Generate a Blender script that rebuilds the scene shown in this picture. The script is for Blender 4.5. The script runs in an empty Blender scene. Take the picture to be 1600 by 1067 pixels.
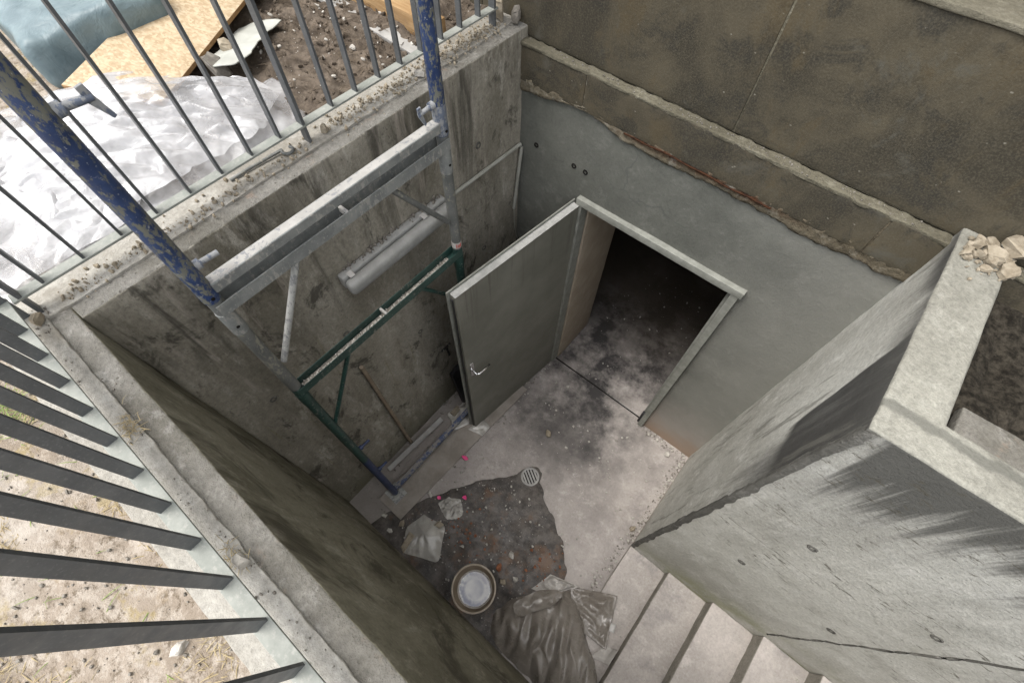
import bpy, bmesh, math, random
import numpy as np
from mathutils import Matrix, Vector

R = math.radians
rng = np.random.default_rng(7)
random.seed(7)
S = bpy.context.scene
COL = S.collection

# ------------------------------------------------------------------ camera
cd = bpy.data.cameras.new('camera'); cam = bpy.data.objects.new('camera', cd); COL.objects.link(cam)
cd.sensor_width = 36.0; cd.lens = 16.669; cd.clip_start = 0.02; cd.clip_end = 500
cam.matrix_world = Matrix((( 0.76951142, -0.56163393,  0.30400575, 1.45174),
                           ( 0.63849920,  0.66684493, -0.38423510, -1.85810),
                           ( 0.01307477,  0.48978073,  0.87174761, 3.99698),
                           (0, 0, 0, 1)))
S.camera = cam
# ------------------------------------------------------------------ sky and sun (bright overcast)
SUN_EL, SUN_AZ = R(65), R(222)          # azimuth measured from +Y clockwise
W = bpy.data.worlds.new('World'); S.world = W; W.use_nodes = True
wn = W.node_tree.nodes; wl = W.node_tree.links; wn.clear()
sky = wn.new('ShaderNodeTexSky'); sky.sky_type = 'NISHITA'; sky.sun_disc = False
sky.sun_elevation = SUN_EL; sky.sun_rotation = SUN_AZ; sky.air_density = 1.0; sky.dust_density = 2.0
tc = wn.new('ShaderNodeTexCoord')
cn = wn.new('ShaderNodeTexNoise'); cn.inputs['Scale'].default_value = 9.0; cn.inputs['Detail'].default_value = 7; cn.inputs['Roughness'].default_value = .58
cmap = wn.new('ShaderNodeMapRange'); cmap.interpolation_type = 'SMOOTHSTEP'
cmap.inputs['From Min'].default_value = .38; cmap.inputs['From Max'].default_value = .58
cmap.inputs['To Min'].default_value = .12; cmap.inputs['To Max'].default_value = 1.0
cmix = wn.new('ShaderNodeMix'); cmix.data_type = 'RGBA'; cmix.inputs[7].default_value = (10.6, 10.4, 10.1, 1)
bg = wn.new('ShaderNodeBackground'); bg.inputs['Strength'].default_value = .13
wo = wn.new('ShaderNodeOutputWorld')
wl.new(tc.outputs['Generated'], cn.inputs['Vector']); wl.new(cn.outputs['Fac'], cmap.inputs['Value'])
wl.new(cmap.outputs['Result'], cmix.inputs['Factor']); wl.new(sky.outputs['Color'], cmix.inputs[6])
sz_ = wn.new('ShaderNodeSeparateXYZ'); zr = wn.new('ShaderNodeMapRange'); zr.inputs['To Min'].default_value = .40; zr.inputs['To Max'].default_value = 1.2   # overcast sky: zenith three times the horizon
vm = wn.new('ShaderNodeVectorMath'); vm.operation = 'SCALE'
wl.new(tc.outputs['Generated'], sz_.inputs[0]); wl.new(sz_.outputs[2], zr.inputs['Value']); wl.new(cmix.outputs[2], vm.inputs[0]); wl.new(zr.outputs['Result'], vm.inputs['Scale'])
wl.new(vm.outputs[0], bg.inputs['Color']); wl.new(bg.outputs['Background'], wo.inputs['Surface'])
sd = bpy.data.lights.new('sun', 'SUN'); sd.energy = 1.5; sd.angle = R(32); sd.color = (1, .965, .91)
sun = bpy.data.objects.new('sun', sd); COL.objects.link(sun); sun.location = (-6, -14, 30)
sv = Vector((math.sin(SUN_AZ)*math.cos(SUN_EL), math.cos(SUN_AZ)*math.cos(SUN_EL), math.sin(SUN_EL)))
sun.rotation_euler = sv.to_track_quat('Z', 'Y').to_euler()
S.view_settings.view_transform = 'Standard'; S.view_settings.look = 'None'
S.view_settings.exposure = 1.3; S.view_settings.gamma = 1.0; S.view_settings.use_curve_mapping = False
S.render.engine = 'CYCLES'
S.cycles.max_bounces = 8; S.cycles.diffuse_bounces = 4; S.cycles.transparent_max_bounces = 12

# ------------------------------------------------------------------ numpy noise
def _h(i, j, k, seed):
    n = (i.astype(np.int64)*374761393 + j.astype(np.int64)*668265263 + k.astype(np.int64)*2147483647 + seed*974634241) & 0xffffffff
    n = ((n ^ (n >> 13))*1274126177) & 0xffffffff
    n = ((n ^ (n >> 15))*2246822519) & 0xffffffff
    return ((n ^ (n >> 16)) & 0xffff)/32767.5 - 1
def vnoise(p, seed=0):
    i = np.floor(p).astype(np.int64); f = p-i; u = f*f*f*(f*(f*6-15)+10)
    r = 0
    for a in (0, 1):
        for b in (0, 1):
            for c in (0, 1):
                w = (u[:, 0] if a else 1-u[:, 0])*(u[:, 1] if b else 1-u[:, 1])*(u[:, 2] if c else 1-u[:, 2])
                r = r + w*_h(i[:, 0]+a, i[:, 1]+b, i[:, 2]+c, seed)
    return r
def fbm(p, freq=1., oct=4, seed=0, gain=.5, ridged=False):
    p = np.asarray(p, float)*freq; r = 0; a = 1.
    for o in range(oct):
        n = vnoise(p*(2.03**o)+o*17.3, seed+o)
        if ridged: n = 1-2*np.abs(n)
        r = r + a*n; a *= gain
    return r
def p3(x, y, z=0):
    x = np.asarray(x, float); return np.stack([x, np.asarray(y, float)+0*x, 0*x+z], -1).reshape(-1, 3)

# ------------------------------------------------------------------ object helpers
def tag(o, label=None, cat=None, group=None, kind=None):
    if label: o['label'] = label
    if cat: o['category'] = cat
    if group: o['group'] = group
    if kind: o['kind'] = kind
    return o
def thing(name, label, cat, loc=(0, 0, 0), group=None, rz=0):
    o = bpy.data.objects.new(name, None); COL.objects.link(o); o.empty_display_size = .1
    o.location = loc; o.rotation_euler = (0, 0, rz)
    return tag(o, label, cat, group)
def link(name, me, parent=None, world=True):
    o = bpy.data.objects.new(name, me); COL.objects.link(o)
    if parent is not None:
        o.parent = parent
        if world:                                   # vertices given in world space
            q = parent; m = Matrix.Identity(4)
            while q is not None:
                m = (Matrix.Translation(q.location) @ q.rotation_euler.to_matrix().to_4x4()) @ q.matrix_parent_inverse @ m if q.parent is None else \
                    q.matrix_parent_inverse @ Matrix.Translation(q.location) @ q.rotation_euler.to_matrix().to_4x4() @ m
                q = q.parent
            o.matrix_parent_inverse = m.inverted()
    return o
def mesh(name, v, f, mats, smooth=False, idx=None):
    me = bpy.data.meshes.new(name); me.from_pydata([tuple(a) for a in v], [], [tuple(int(i) for i in a) for a in f])
    for m in (mats if isinstance(mats, (list, tuple)) else [mats]): me.materials.append(m)
    if smooth: me.polygons.foreach_set('use_smooth', [True]*len(me.polygons))
    if idx is not None: me.polygons.foreach_set('material_index', [int(i) for i in idx])
    me.update(); return me
def mobj(name, v, f, mats, parent=None, smooth=False, idx=None, world=True):
    return link(name, mesh(name, v, f, mats, smooth, idx), parent, world)

def rbox_data(lo, hi, res=.05, r=.005, amp=0., freq=8., seed=1, oct=4, warp=0.):
    lo = np.array(lo, float); hi = np.array(hi, float); res = np.broadcast_to(np.array(res, float), 3)
    r = min(r, (hi-lo).min()*.45); ax = []
    for k in range(3):
        n = max(1, int(math.ceil((hi[k]-lo[k]-2*r)/res[k])))
        ax.append(np.concatenate([[lo[k], lo[k]+r*.4], np.linspace(lo[k]+r, hi[k]-r, n+1), [hi[k]-r*.4, hi[k]]]))
    V = []; F = []; base = 0
    for k in range(3):
        a, b = (k+1) % 3, (k+2) % 3
        A, B = np.meshgrid(ax[a], ax[b], indexing='ij'); na, nb = A.shape
        for side in (0, 1):
            P = np.zeros((na*nb, 3)); P[:, a] = A.ravel(); P[:, b] = B.ravel(); P[:, k] = hi[k] if side else lo[k]
            i, j = np.meshgrid(np.arange(na-1), np.arange(nb-1), indexing='ij'); q = (i*nb+j).ravel()
            f = np.stack([q, q+nb, q+nb+1, q+1], 1)
            if not side: f = f[:, ::-1]
            V.append(P); F.append(f+base); base += len(P)
    V = np.concatenate(V); F = np.concatenate(F)
    key = np.round(V*1e5).astype(np.int64); _, first, inv = np.unique(key, axis=0, return_index=True, return_inverse=True)
    V = V[first]; F = inv.ravel()[F]
    q = np.clip(V, lo+r, hi-r); d = V-q; ln = np.linalg.norm(d, axis=1, keepdims=True); n = d/np.maximum(ln, 1e-9)
    V = q+n*r
    if amp: V = V+n*(amp*fbm(V, freq, oct, seed))[:, None]
    if warp:
        for k in range(2): V[:, k] += warp*fbm(V, 5., 3, seed+40+k)
    e1 = V[F[:, 1]]-V[F[:, 0]]; e2 = V[F[:, 3]]-V[F[:, 0]]; nn = np.cross(e1, e2)
    top = nn[:, 2] > .75*np.linalg.norm(nn, axis=1)
    return V, F, top
def rbox(name, lo, hi, mats, parent=None, **k):
    V, F, top = rbox_data(lo, hi, **k)
    many = isinstance(mats, (list, tuple)) and len(mats) > 1
    return mobj(name, V, F, mats, parent, True, top if many else None)
def join(parts):
    V = []; F = []; b = 0
    for v, f in parts:
        v = np.asarray(v, float); V.append(v); F += [tuple(int(i)+b for i in q) for q in f]; b += len(v)
    return np.concatenate(V), F
def tube_data(a, b, r, n=14, r2=None, caps=True):
    a = Vector(a); b = Vector(b); d = (b-a).normalized(); q = d.to_track_quat('Z', 'Y'); r2 = r if r2 is None else r2
    v = []; f = []
    for p, rr in ((a, r), (b, r2)):
        for i in range(n):
            t = 2*math.pi*i/n; v.append(tuple(p+q @ Vector((math.cos(t)*rr, math.sin(t)*rr, 0))))
    for i in range(n): f.append((i, (i+1) % n, n+(i+1) % n, n+i))
    if caps: f.append(tuple(range(n-1, -1, -1))); f.append(tuple(range(n, 2*n)))
    return v, f
def path_data(pts, r, n=8):
    pts = [Vector(p) for p in pts]; v = []; f = []
    for k, p in enumerate(pts):
        d = (pts[min(k+1, len(pts)-1)]-pts[max(k-1, 0)]).normalized(); q = d.to_track_quat('Z', 'Y')
        for i in range(n):
            t = 2*math.pi*i/n; v.append(tuple(p+q @ Vector((math.cos(t)*r, math.sin(t)*r, 0))))
    for k in range(len(pts)-1):
        for i in range(n): f.append((k*n+i, k*n+(i+1) % n, (k+1)*n+(i+1) % n, (k+1)*n+i))
    f.append(tuple(range(n-1, -1, -1))); f.append(tuple(range((len(pts)-1)*n, len(pts)*n)))
    return v, f
def box_data(lo, hi):
    x0, y0, z0 = lo; x1, y1, z1 = hi
    v = [(x0,y0,z0),(x1,y0,z0),(x1,y1,z0),(x0,y1,z0),(x0,y0,z1),(x1,y0,z1),(x1,y1,z1),(x0,y1,z1)]
    return v, [(3,2,1,0),(4,5,6,7),(0,1,5,4),(1,2,6,5),(2,3,7,6),(3,0,4,7)]
def tube(name, a, b, r, m, parent=None, n=16, r2=None, world=True):
    v, f = tube_data(a, b, r, n, r2); o = mobj(name, v, f, m, parent, True, world=world); autos(o); return o
def autos(o, ang=35):
    me = o.data; bm = bmesh.new(); bm.from_mesh(me)
    for e in bm.edges:
        if len(e.link_faces) == 2 and e.calc_face_angle(0) > R(ang): e.smooth = False
    bm.to_mesh(me); bm.free()
def bev(o, w=.002, seg=2):
    bm = bmesh.new(); bm.from_mesh(o.data)
    es = [e for e in bm.edges if len(e.link_faces) == 2 and e.calc_face_angle(0) > R(35)]
    bmesh.ops.bevel(bm, geom=es, offset=w, segments=seg, affect='EDGES', profile=.5)
    bm.to_mesh(o.data); bm.free(); o.data.polygons.foreach_set('use_smooth', [False]*len(o.data.polygons))
    return o
def grid_faces(na, nb, base=0, keep=None):
    i, j = np.meshgrid(np.arange(na-1), np.arange(nb-1), indexing='ij'); q = (i*nb+j).ravel()+base
    f = np.stack([q, q+nb, q+nb+1, q+1], 1)
    return f if keep is None else f[keep]
def chip_data(c, s, flat=.5, seed=0, n=7):
    """a broken chip of mortar: jittered low prism-like lump"""
    r = np.random.default_rng(seed); k = n; rings = []
    a0 = r.uniform(0, 6.28); rad = r.uniform(.5, 1.2, k); v = []
    for h, sc in ((-.5, .95), (.2, 1.0), (.5, .72)):
        for i in range(k):
            t = a0+2*math.pi*(i+r.uniform(-.2, .2))/k
            v.append([math.cos(t)*rad[i]*sc*s*.5, math.sin(t)*rad[i]*sc*s*.5*r.uniform(.7, 1), (h+r.uniform(-.1, .1))*s*flat])
    v = np.array(v); tilt = r.normal(0, .3, 2)
    v[:, 2] += v[:, 0]*tilt[0]+v[:, 1]*tilt[1]; v[:, 2] -= v[:, 2].min()
    f = [tuple(range(k-1, -1, -1))]+[(g*k+i, g*k+(i+1) % k, (g+1)*k+(i+1) % k, (g+1)*k+i) for g in range(2) for i in range(k)]+[tuple(range(2*k, 3*k))]
    return v+np.array(c), f
def scatter(name, pts, smin, smax, m, parent=None, flat=.5, seed=0, label=None, cat=None, power=2.5):
    r = np.random.default_rng(seed); parts = []
    for k, p in enumerate(pts):
        s = smin+(smax-smin)*r.random()**power
        parts.append(chip_data(p, s, flat, seed*991+k, n=5 if s < .012 else 7))
    v, f = join(parts); o = mobj(name, v, f, m, parent)
    return tag(o, label, cat, kind='stuff')

# ------------------------------------------------------------------ material helpers
class M:
    def __init__(s, name, rough=.85, spec=.3):
        s.m = bpy.data.materials.new(name); s.m.use_nodes = True; s.nt = s.m.node_tree
        s.b = s.nt.nodes['Principled BSDF']; s.out = s.nt.nodes['Material Output']
        s.b.inputs['Roughness'].default_value = rough; s.b.inputs['Specular IOR Level'].default_value = spec
        g = s.nt.nodes.new('ShaderNodeNewGeometry'); s.pos = g.outputs['Position']; s.nor = g.outputs['Normal']
        sx = s.nt.nodes.new('ShaderNodeSeparateXYZ'); s.nt.links.new(s.pos, sx.inputs[0]); s.x, s.y, s.z = sx.outputs
        s.bumps = []
    def set(s, sock, v):
        if hasattr(v, 'is_linked'): s.nt.links.new(v, sock)
        elif isinstance(v, tuple) and len(v) == 3 and sock.type == 'RGBA': sock.default_value = (*v, 1)
        else: sock.default_value = v
    def node(s, t): return s.nt.nodes.new(t)
    def vec(s, scale, off=(0, 0, 0), base=None):
        n = s.node('ShaderNodeMapping'); s.nt.links.new(base or s.pos, n.inputs[0])
        n.inputs['Scale'].default_value = scale; n.inputs['Location'].default_value = off; return n.outputs[0]
    def noise(s, sc, det=4, ro=.6, stretch=None, off=(0, 0, 0), dist=0.):
        n = s.node('ShaderNodeTexNoise'); n.inputs['Scale'].default_value = sc; n.inputs['Detail'].default_value = det
        n.inputs['Roughness'].default_value = ro; n.inputs['Distortion'].default_value = dist
        s.nt.links.new(s.vec(stretch or (1, 1, 1), off), n.inputs['Vector']); return n.outputs['Fac']
    def voro(s, sc, feature='F1', stretch=None, rand=1.):
        n = s.node('ShaderNodeTexVoronoi'); n.feature = feature; n.inputs['Scale'].default_value = sc; n.inputs['Randomness'].default_value = rand
        s.nt.links.new(s.vec(stretch or (1, 1, 1)), n.inputs['Vector']); return n.outputs['Distance']
    def mr(s, v, a, b, lo=0., hi=1., smooth=True):
        n = s.node('ShaderNodeMapRange'); n.interpolation_type = 'SMOOTHSTEP' if smooth else 'LINEAR'
        s.set(n.inputs['Value'], v); s.set(n.inputs['From Min'], a); s.set(n.inputs['From Max'], b)
        s.set(n.inputs['To Min'], lo); s.set(n.inputs['To Max'], hi); return n.outputs['Result']
    def ma(s, op, a, b=0.):
        n = s.node('ShaderNodeMath'); n.operation = op; s.set(n.inputs[0], a); s.set(n.inputs[1], b); return n.outputs[0]
    def mul(s, a, b): return s.ma('MULTIPLY', a, b)
    def add(s, a, b): return s.ma('ADD', a, b)
    def mix(s, f, a, b, mode='MIX'):
        n = s.node('ShaderNodeMix'); n.data_type = 'RGBA'; n.blend_type = mode
        s.set(n.inputs[0], f); s.set(n.inputs[6], a); s.set(n.inputs[7], b); return n.outputs[2]
    def bump(s, h, strength=.3, dist=.01): s.bumps.append(s.mul(h, strength*dist))
    def done(s, col, rough=None, **kw):
        s.set(s.b.inputs['Base Color'], col)
        if rough is not None: s.set(s.b.inputs['Roughness'], rough)
        for k, v in kw.items(): s.set(s.b.inputs[k.replace('_', ' ')], v)
        if s.bumps:
            h = s.bumps[0]
            for k in s.bumps[1:]: h = s.add(h, k)
            n = s.node('ShaderNodeBump'); n.inputs['Strength'].default_value = 1.; n.inputs['Distance'].default_value = 1.; s.set(n.inputs['Height'], h); s.nt.links.new(n.outputs[0], s.b.inputs['Normal'])
        return s.m

def concrete_base(name, c, dark, light, seed=0., grain=1., pits=.35, stretch=(1, 1, 1), speck=.7):
    m = M(name, .9, .25); o = (seed*3.1, seed*1.7, seed*2.3)
    col = m.mix(m.mr(m.noise(1.9, 5, .68, stretch, o), .34, .64), dark, c)
    n2 = m.noise(9, 5, .78, stretch, o); n3 = m.noise(62, 4, .8, None, o)
    col = m.mix(m.mr(n2, .50, .70, 0, .8), col, light)
    col = m.mix(m.mr(n2, .46, .30, 0, .8), col, dark)
    k3 = m.mr(n3, .30, .72, 1-.38*speck, 1+.32*speck, False); n = m.node('ShaderNodeVectorMath'); n.operation = 'SCALE'; m.nt.links.new(col, n.inputs[0]); m.nt.links.new(k3, n.inputs['Scale']); col = n.outputs[0]
    m.bump(n3, .55*grain, .006)
    m.bump(n2, .35*grain, .012)
    if pits:
        v = m.voro(34); gate = m.mr(m.noise(3.1, 3, .5, None, o), .47, .57)
        hole = m.mul(m.mr(v, .07, .17, 1, 0), gate)
        col = m.mix(m.mul(hole, pits*1.4), col, dark); m.bump(m.ma('SUBTRACT', 1., hole), .5*pits, .006)
    return m, col

# --- copings (dusty mortar and pitted concrete) ---
m, c = concrete_base('mortar_topping', (.36, .345, .31), (.25, .235, .205), (.43, .415, .38), 1, 1.2, .25)
c = m.mix(m.mr(m.noise(2.6, 5, .7), .56, .68, 0, .7), c, (.20, .18, .145)); MORTAR = m.done(c)
m, c = concrete_base('coping_concrete', (.25, .24, .218), (.15, .142, .122), (.34, .33, .305), 2, 2.6, 1.0)
c = m.mix(m.mr(m.noise(8, 4, .7), .6, .74, 0, .5), c, (.34, .25, .19)); COPING = m.done(c)

# --- board marked left wall (faces +x) ---
m, c = concrete_base('board_marked_wall', (.33, .308, .258), (.185, .17, .135), (.46, .435, .38), 3, 1.3, .5, (1, 1, .35))
st = m.mr(m.noise(1, 5, .62, (1, 8, 1.1), (0, 0, 0), 1.0), .44, .68)              # run-down streaks from the top
topm = m.mr(m.add(m.z, m.mul(m.noise(1, 4, .6, (1, 5, .4)), 1.0)), 2.25, 3.1)
c = m.mix(m.mul(m.mul(st, topm), .8), c, (.05, .046, .037))
ls = m.mr(m.noise(1, 5, .7, (1, 8, .9), (4, 9, 2), .5), .52, .70)
c = m.mix(m.mul(ls, m.mr(m.z, 1.3, 2.4, .25, .75)), c, (.43, .385, .335))
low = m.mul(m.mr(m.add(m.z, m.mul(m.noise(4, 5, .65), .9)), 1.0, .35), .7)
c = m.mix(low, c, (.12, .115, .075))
blot = m.mr(m.noise(5.0, 5, .78, (1, 1, .6), (9, 2, 4), .4), .54, .66)
c = m.mix(m.mul(blot, .85), c, (.06, .055, .045))
pit = m.mul(m.mr(m.noise(75, 4, .7, (1, 1, .6)), .60, .68), m.mr(m.noise(3, 4, .6, None, (2, 5, 5)), .45, .6))
c = m.mix(m.mul(pit, .7), c, (.05, .047, .04))
yel = m.mul(m.mr(m.noise(1, 5, .7, (1, 22, .7), (5, 1, 1)), .60, .70), m.mr(m.z, 2.2, 1.6)); c = m.mix(m.mul(yel, .55), c, (.17, .155, .05))
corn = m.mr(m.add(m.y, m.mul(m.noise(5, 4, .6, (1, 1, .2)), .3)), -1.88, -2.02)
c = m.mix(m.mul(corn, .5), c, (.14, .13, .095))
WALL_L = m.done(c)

# --- shaded near wall (faces +y), olive with smears ---
m, c = concrete_base('mossy_wall', (.30, .282, .215), (.16, .149, .105), (.40, .377, .305), 4, 1.2, .4, (1, 1, .3))
sm = m.mr(m.noise(1, 5, .7, (3.2, 1, 1.3), (2, 0, 5), .8), .5, .66)
c = m.mix(m.mul(sm, .85), c, (.07, .062, .042))
gr = m.mr(m.noise(4.2, 5, .72, (1.2, 1, .8), (7, 1, 2)), .60, .70)
c = m.mix(m.mul(gr, m.mr(m.z, 1.5, .2, .15, .9)), c, (.15, .165, .05))
WALL_N = m.done(c)

# --- pale right walls with dark water staining under the coping ---
def right_wall(name, axis):
    m, c = concrete_base(name, (.56, .555, .51), (.41, .402, .362), (.64, .635, .595), 5+len(name), 1.3, .55, (1, 1, .6))
    if axis == 'x':      # long stair wall, streaks hang along x
        s1 = m.mr(m.noise(1, 5, .66, (13, 1, .75), (0, 0, 0), .3), .34, .66, smooth=False); s2 = m.mr(m.noise(1, 3, .55, (2.6, 1, .4), (3, 0, 1)), .3, .7)
        edge = m.add(m.mul(s1, .40), m.mul(s2, .22))
        zz_ = m.add(m.z, m.mul(m.mr(m.x, 1.93, 2.10), .22))
        st = m.mr(m.add(zz_, edge), 2.93, 3.22)
        c = m.mix(m.mul(st, .96), c, (.030, .0295, .027))
        fa = m.mr(m.add(m.z, m.mul(edge, 1.6)), 2.1, 3.5); c = m.mix(m.mul(fa, .5), c, (.15, .148, .135))
        dr = m.mr(m.noise(1, 5, .8, (9, 1, 30), (1, 0, 7)), .56, .64)
        zone = m.mul(m.mr(m.z, .9, 1.6), m.mr(m.noise(3.2, 4, .65, None, (4, 4, 1)), .40, .54))
        c = m.mix(m.mul(m.mul(dr, zone), .85), c, (.085, .077, .058))
        hz = m.ma('SUBTRACT', m.z, m.mul(m.ma('SUBTRACT', m.x, 1.93), .5))
        al = m.mul(m.mr(m.add(hz, m.mul(m.noise(7, 5, .7, (1, 1, .5)), .45)), .62, .1), m.mr(m.noise(3, 4, .6), .38, .58))
        c = m.mix(m.mul(al, .7), c, (.27, .28, .14))
        for z0, w in ((1.665, .004), (2.03, .0025)):
            ln = m.mr(m.ma('ABSOLUTE', m.ma('SUBTRACT', m.z, m.add(z0, m.mul(m.noise(3, 3, .6), .012)))), w, 0)
            br = m.mr(m.noise(1, 3, .6, (2.2, 1, .1), (z0*7, 0, 0)), .46, .52)
            c = m.mix(m.mul(m.mul(ln, br), .85), c, (.16, .15, .13))
    else:
        s1 = m.noise(1, 5, .7, (1, 14, 1.0)); s2 = m.noise(1, 4, .6, (1, 5, .5), (0, 3, 3))
        lim = m.mr(m.y, -.62, -.50, 2.17, 2.74)
        a = m.mr(m.ma('SUBTRACT', m.add(m.z, m.mul(s2, .22)), lim), .06, .16)
        a = m.mul(a, m.mr(s1, .25, .55, .8, 1))
        tail = m.mul(m.mr(m.add(m.z, m.mul(s1, 1.1)), 2.15, 2.75), m.mr(m.y, -.60, -.80))
        top = m.mr(m.add(m.z, m.mul(s1, .35)), 2.78, 2.95)
        c = m.mix(m.mul(a, .93), c, (.036, .035, .034))
        c = m.mix(m.mul(tail, .8), c, (.06, .058, .054))
        c = m.mix(m.mul(top, .5), c, (.11, .108, .1))
        wv = m.mr(m.noise(1, 5, .72, (1, 10, 1.4), (2, 3, 8)), .54, .66)
        c = m.mix(m.mul(wv, .65), c, (.16, .155, .135))
        base = m.mr(m.add(m.z, m.mul(m.noise(8, 4, .6), .12)), .14, .06)
        c = m.mix(m.mul(base, .5), c, (.30, .20, .14))
    return m.done(c)
WALL_RX = right_wall('stained_stair_wall', 'x'); WALL_RY = right_wall('stained_pier_wall', 'y')
m, c = concrete_base('pale_coping', (.27, .265, .23), (.205, .20, .173), (.33, .325, .287), 8, 1.6, .35, speck=.8)
bd = m.mr(m.ma('ABSOLUTE', m.add(m.ma('SUBTRACT', m.y, -.800), m.mul(m.ma('SUBTRACT', m.noise(6, 5, .65), .5), .09))), .026, .012)
c = m.mix(m.mul(bd, .72), c, (.11, .11, .096)); PALE = m.done(c)
m, c = concrete_base('dirty_corner_mortar', (.14, .136, .122), (.075, .072, .065), (.26, .255, .235), 9, 2.4, .5); CORNER = m.done(c)

# --- floor and stairs ---
m, c = concrete_base('pit_floor_concrete', (.46, .42, .393), (.35, .32, .298), (.54, .50, .47), 10, 1.0, .2, speck=.3)
d1 = m.mr(m.noise(2.9, 5, .68, None, (3, 8, 0)), .28, .66)
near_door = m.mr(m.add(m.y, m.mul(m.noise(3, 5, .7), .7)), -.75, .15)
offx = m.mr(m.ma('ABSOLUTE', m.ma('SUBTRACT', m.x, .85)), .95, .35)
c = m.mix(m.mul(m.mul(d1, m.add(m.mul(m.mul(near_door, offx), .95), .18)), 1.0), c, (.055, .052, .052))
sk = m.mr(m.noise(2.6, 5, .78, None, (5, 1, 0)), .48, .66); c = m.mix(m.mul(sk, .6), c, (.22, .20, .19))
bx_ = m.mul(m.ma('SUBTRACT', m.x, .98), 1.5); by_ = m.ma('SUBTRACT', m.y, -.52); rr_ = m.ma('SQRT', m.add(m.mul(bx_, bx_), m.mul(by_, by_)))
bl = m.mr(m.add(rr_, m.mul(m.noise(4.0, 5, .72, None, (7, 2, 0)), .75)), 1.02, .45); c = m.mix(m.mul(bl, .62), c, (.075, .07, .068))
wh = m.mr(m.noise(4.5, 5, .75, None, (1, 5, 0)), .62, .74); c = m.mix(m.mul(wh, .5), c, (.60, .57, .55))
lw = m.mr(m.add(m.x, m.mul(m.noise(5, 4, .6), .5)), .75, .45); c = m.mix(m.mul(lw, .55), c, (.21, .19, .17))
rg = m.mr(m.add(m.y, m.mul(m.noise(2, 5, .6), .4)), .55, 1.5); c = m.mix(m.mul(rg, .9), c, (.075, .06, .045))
spk = m.mr(m.voro(60), .06, .1, 1, 0); spk = m.mul(spk, m.mr(m.noise(7, 3, .6), .5, .6))
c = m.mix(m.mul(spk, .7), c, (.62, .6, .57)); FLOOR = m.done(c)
m, c = concrete_base('stair_concrete', (.47, .43, .40), (.37, .34, .315), (.53, .49, .46), 12, 1.2, .25, speck=.45)
ss = m.mr(m.noise(3.4, 5, .74, None, (2, 6, 1)), .50, .68); c = m.mix(m.mul(ss, .6), c, (.20, .19, .185))
STAIR = m.done(c)
m, c = concrete_base('riser_concrete', (.30, .28, .245), (.20, .187, .16), (.39, .365, .33), 13, 1.5, .3); RISER = m.done(c)
m = M('wet_floor', .4, .5)
c = m.mix(m.mr(m.noise(8, 5, .8), .34, .66), (.032, .027, .023), (.115, .10, .088))
br = m.mr(m.noise(3.1, 5, .7, None, (2, 7, 0)), .52, .66); c = m.mix(m.mul(br, .7), c, (.155, .085, .045))
sp = m.mul(m.mr(m.voro(75), .08, .13, 1, 0), m.mr(m.noise(6, 4, .6), .46, .6)); c = m.mix(m.mul(sp, .8), c, (.42, .39, .35))
m.bump(m.noise(60, 5, .7), .5, .005); m.b.inputs['Specular IOR Level'].default_value = .35; WET = m.done(c, m.mr(m.noise(7, 5, .7), .38, .66, .3, .7))

# --- building ---
m, c = concrete_base('grey_plaster', (.138, .141, .124), (.106, .109, .096), (.18, .18, .162), 14, .6, .1, speck=.3)
cr = m.voro(1.9, 'DISTANCE_TO_EDGE')
n = m.node('ShaderNodeTexVoronoi'); n.feature = 'DISTANCE_TO_EDGE'; n.inputs['Scale'].default_value = 2.1
wv = m.node('ShaderNodeVectorMath'); wv.operation = 'ADD'
nn_ = m.node('ShaderNodeTexNoise'); nn_.inputs['Scale'].default_value = 5; nn_.inputs['Detail'].default_value = 5
sc_ = m.node('ShaderNodeVectorMath'); sc_.operation = 'SCALE'; sc_.inputs['Scale'].default_value = .22
m.nt.links.new(m.pos, nn_.inputs['Vector']); m.nt.links.new(nn_.outputs['Color'], sc_.inputs[0])
m.nt.links.new(m.pos, wv.inputs[0]); m.nt.links.new(sc_.outputs[0], wv.inputs[1]); m.nt.links.new(wv.outputs[0], n.inputs['Vector'])
ck = m.mul(m.mr(n.outputs['Distance'], .012, .004, 0, 1), m.mul(m.mr(m.z, 2.0, 2.08), m.mr(m.noise(1.6, 2, .5, None, (3, 3, 3)), .46, .54)))
c = m.mix(m.mul(ck, .7), c, (.10, .105, .095))
gm = m.mr(m.add(m.x, m.mul(m.noise(2, 4, .6), .9)), 1.5, 2.4); c = m.mix(m.mul(gm, .5), c, (.34, .335, .30))
lo = m.mul(m.mr(m.add(m.z, m.mul(m.noise(3, 5, .6), .7)), 1.25, .4), m.mr(m.x, 1.35, 1.5)); c = m.mix(m.mul(lo, .6), c, (.42, .37, .335))
rs = m.mul(m.mr(m.add(m.z, m.mul(m.noise(4, 5, .65, None, (4, 1, 6)), .5)), .62, .3), m.mr(m.x, 1.4, 1.55)); c = m.mix(m.mul(rs, .6), c, (.36, .24, .16))
m.bump(m.noise(420, 2, .5), .4, .002); PLASTER = m.done(c)
m = M('brown_stone', .8, .35)
c = m.mix(m.mr(m.noise(2.2, 5, .68, None, (0, 0, 0), .5), .36, .62), (.038, .033, .023), (.083, .070, .046))
c = m.mix(m.mr(m.noise(5.5, 5, .74, None, (3, 1, 5), .5), .50, .66, 0, .8), c, (.028, .026, .021))
c = m.mix(m.mr(m.noise(3.3, 5, .7, (1.3, 1, .8), (8, 2, 1), .6), .54, .70, 0, .5), c, (.088, .064, .030))
c = m.mix(m.mr(m.noise(4.1, 5, .74, None, (1, 7, 3), .5), .55, .70, 0, .7), c, (.095, .092, .076))
c = m.mix(m.mr(m.noise(150, 3, .7), .4, .7, 0, .5), c, (.115, .102, .073))
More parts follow.
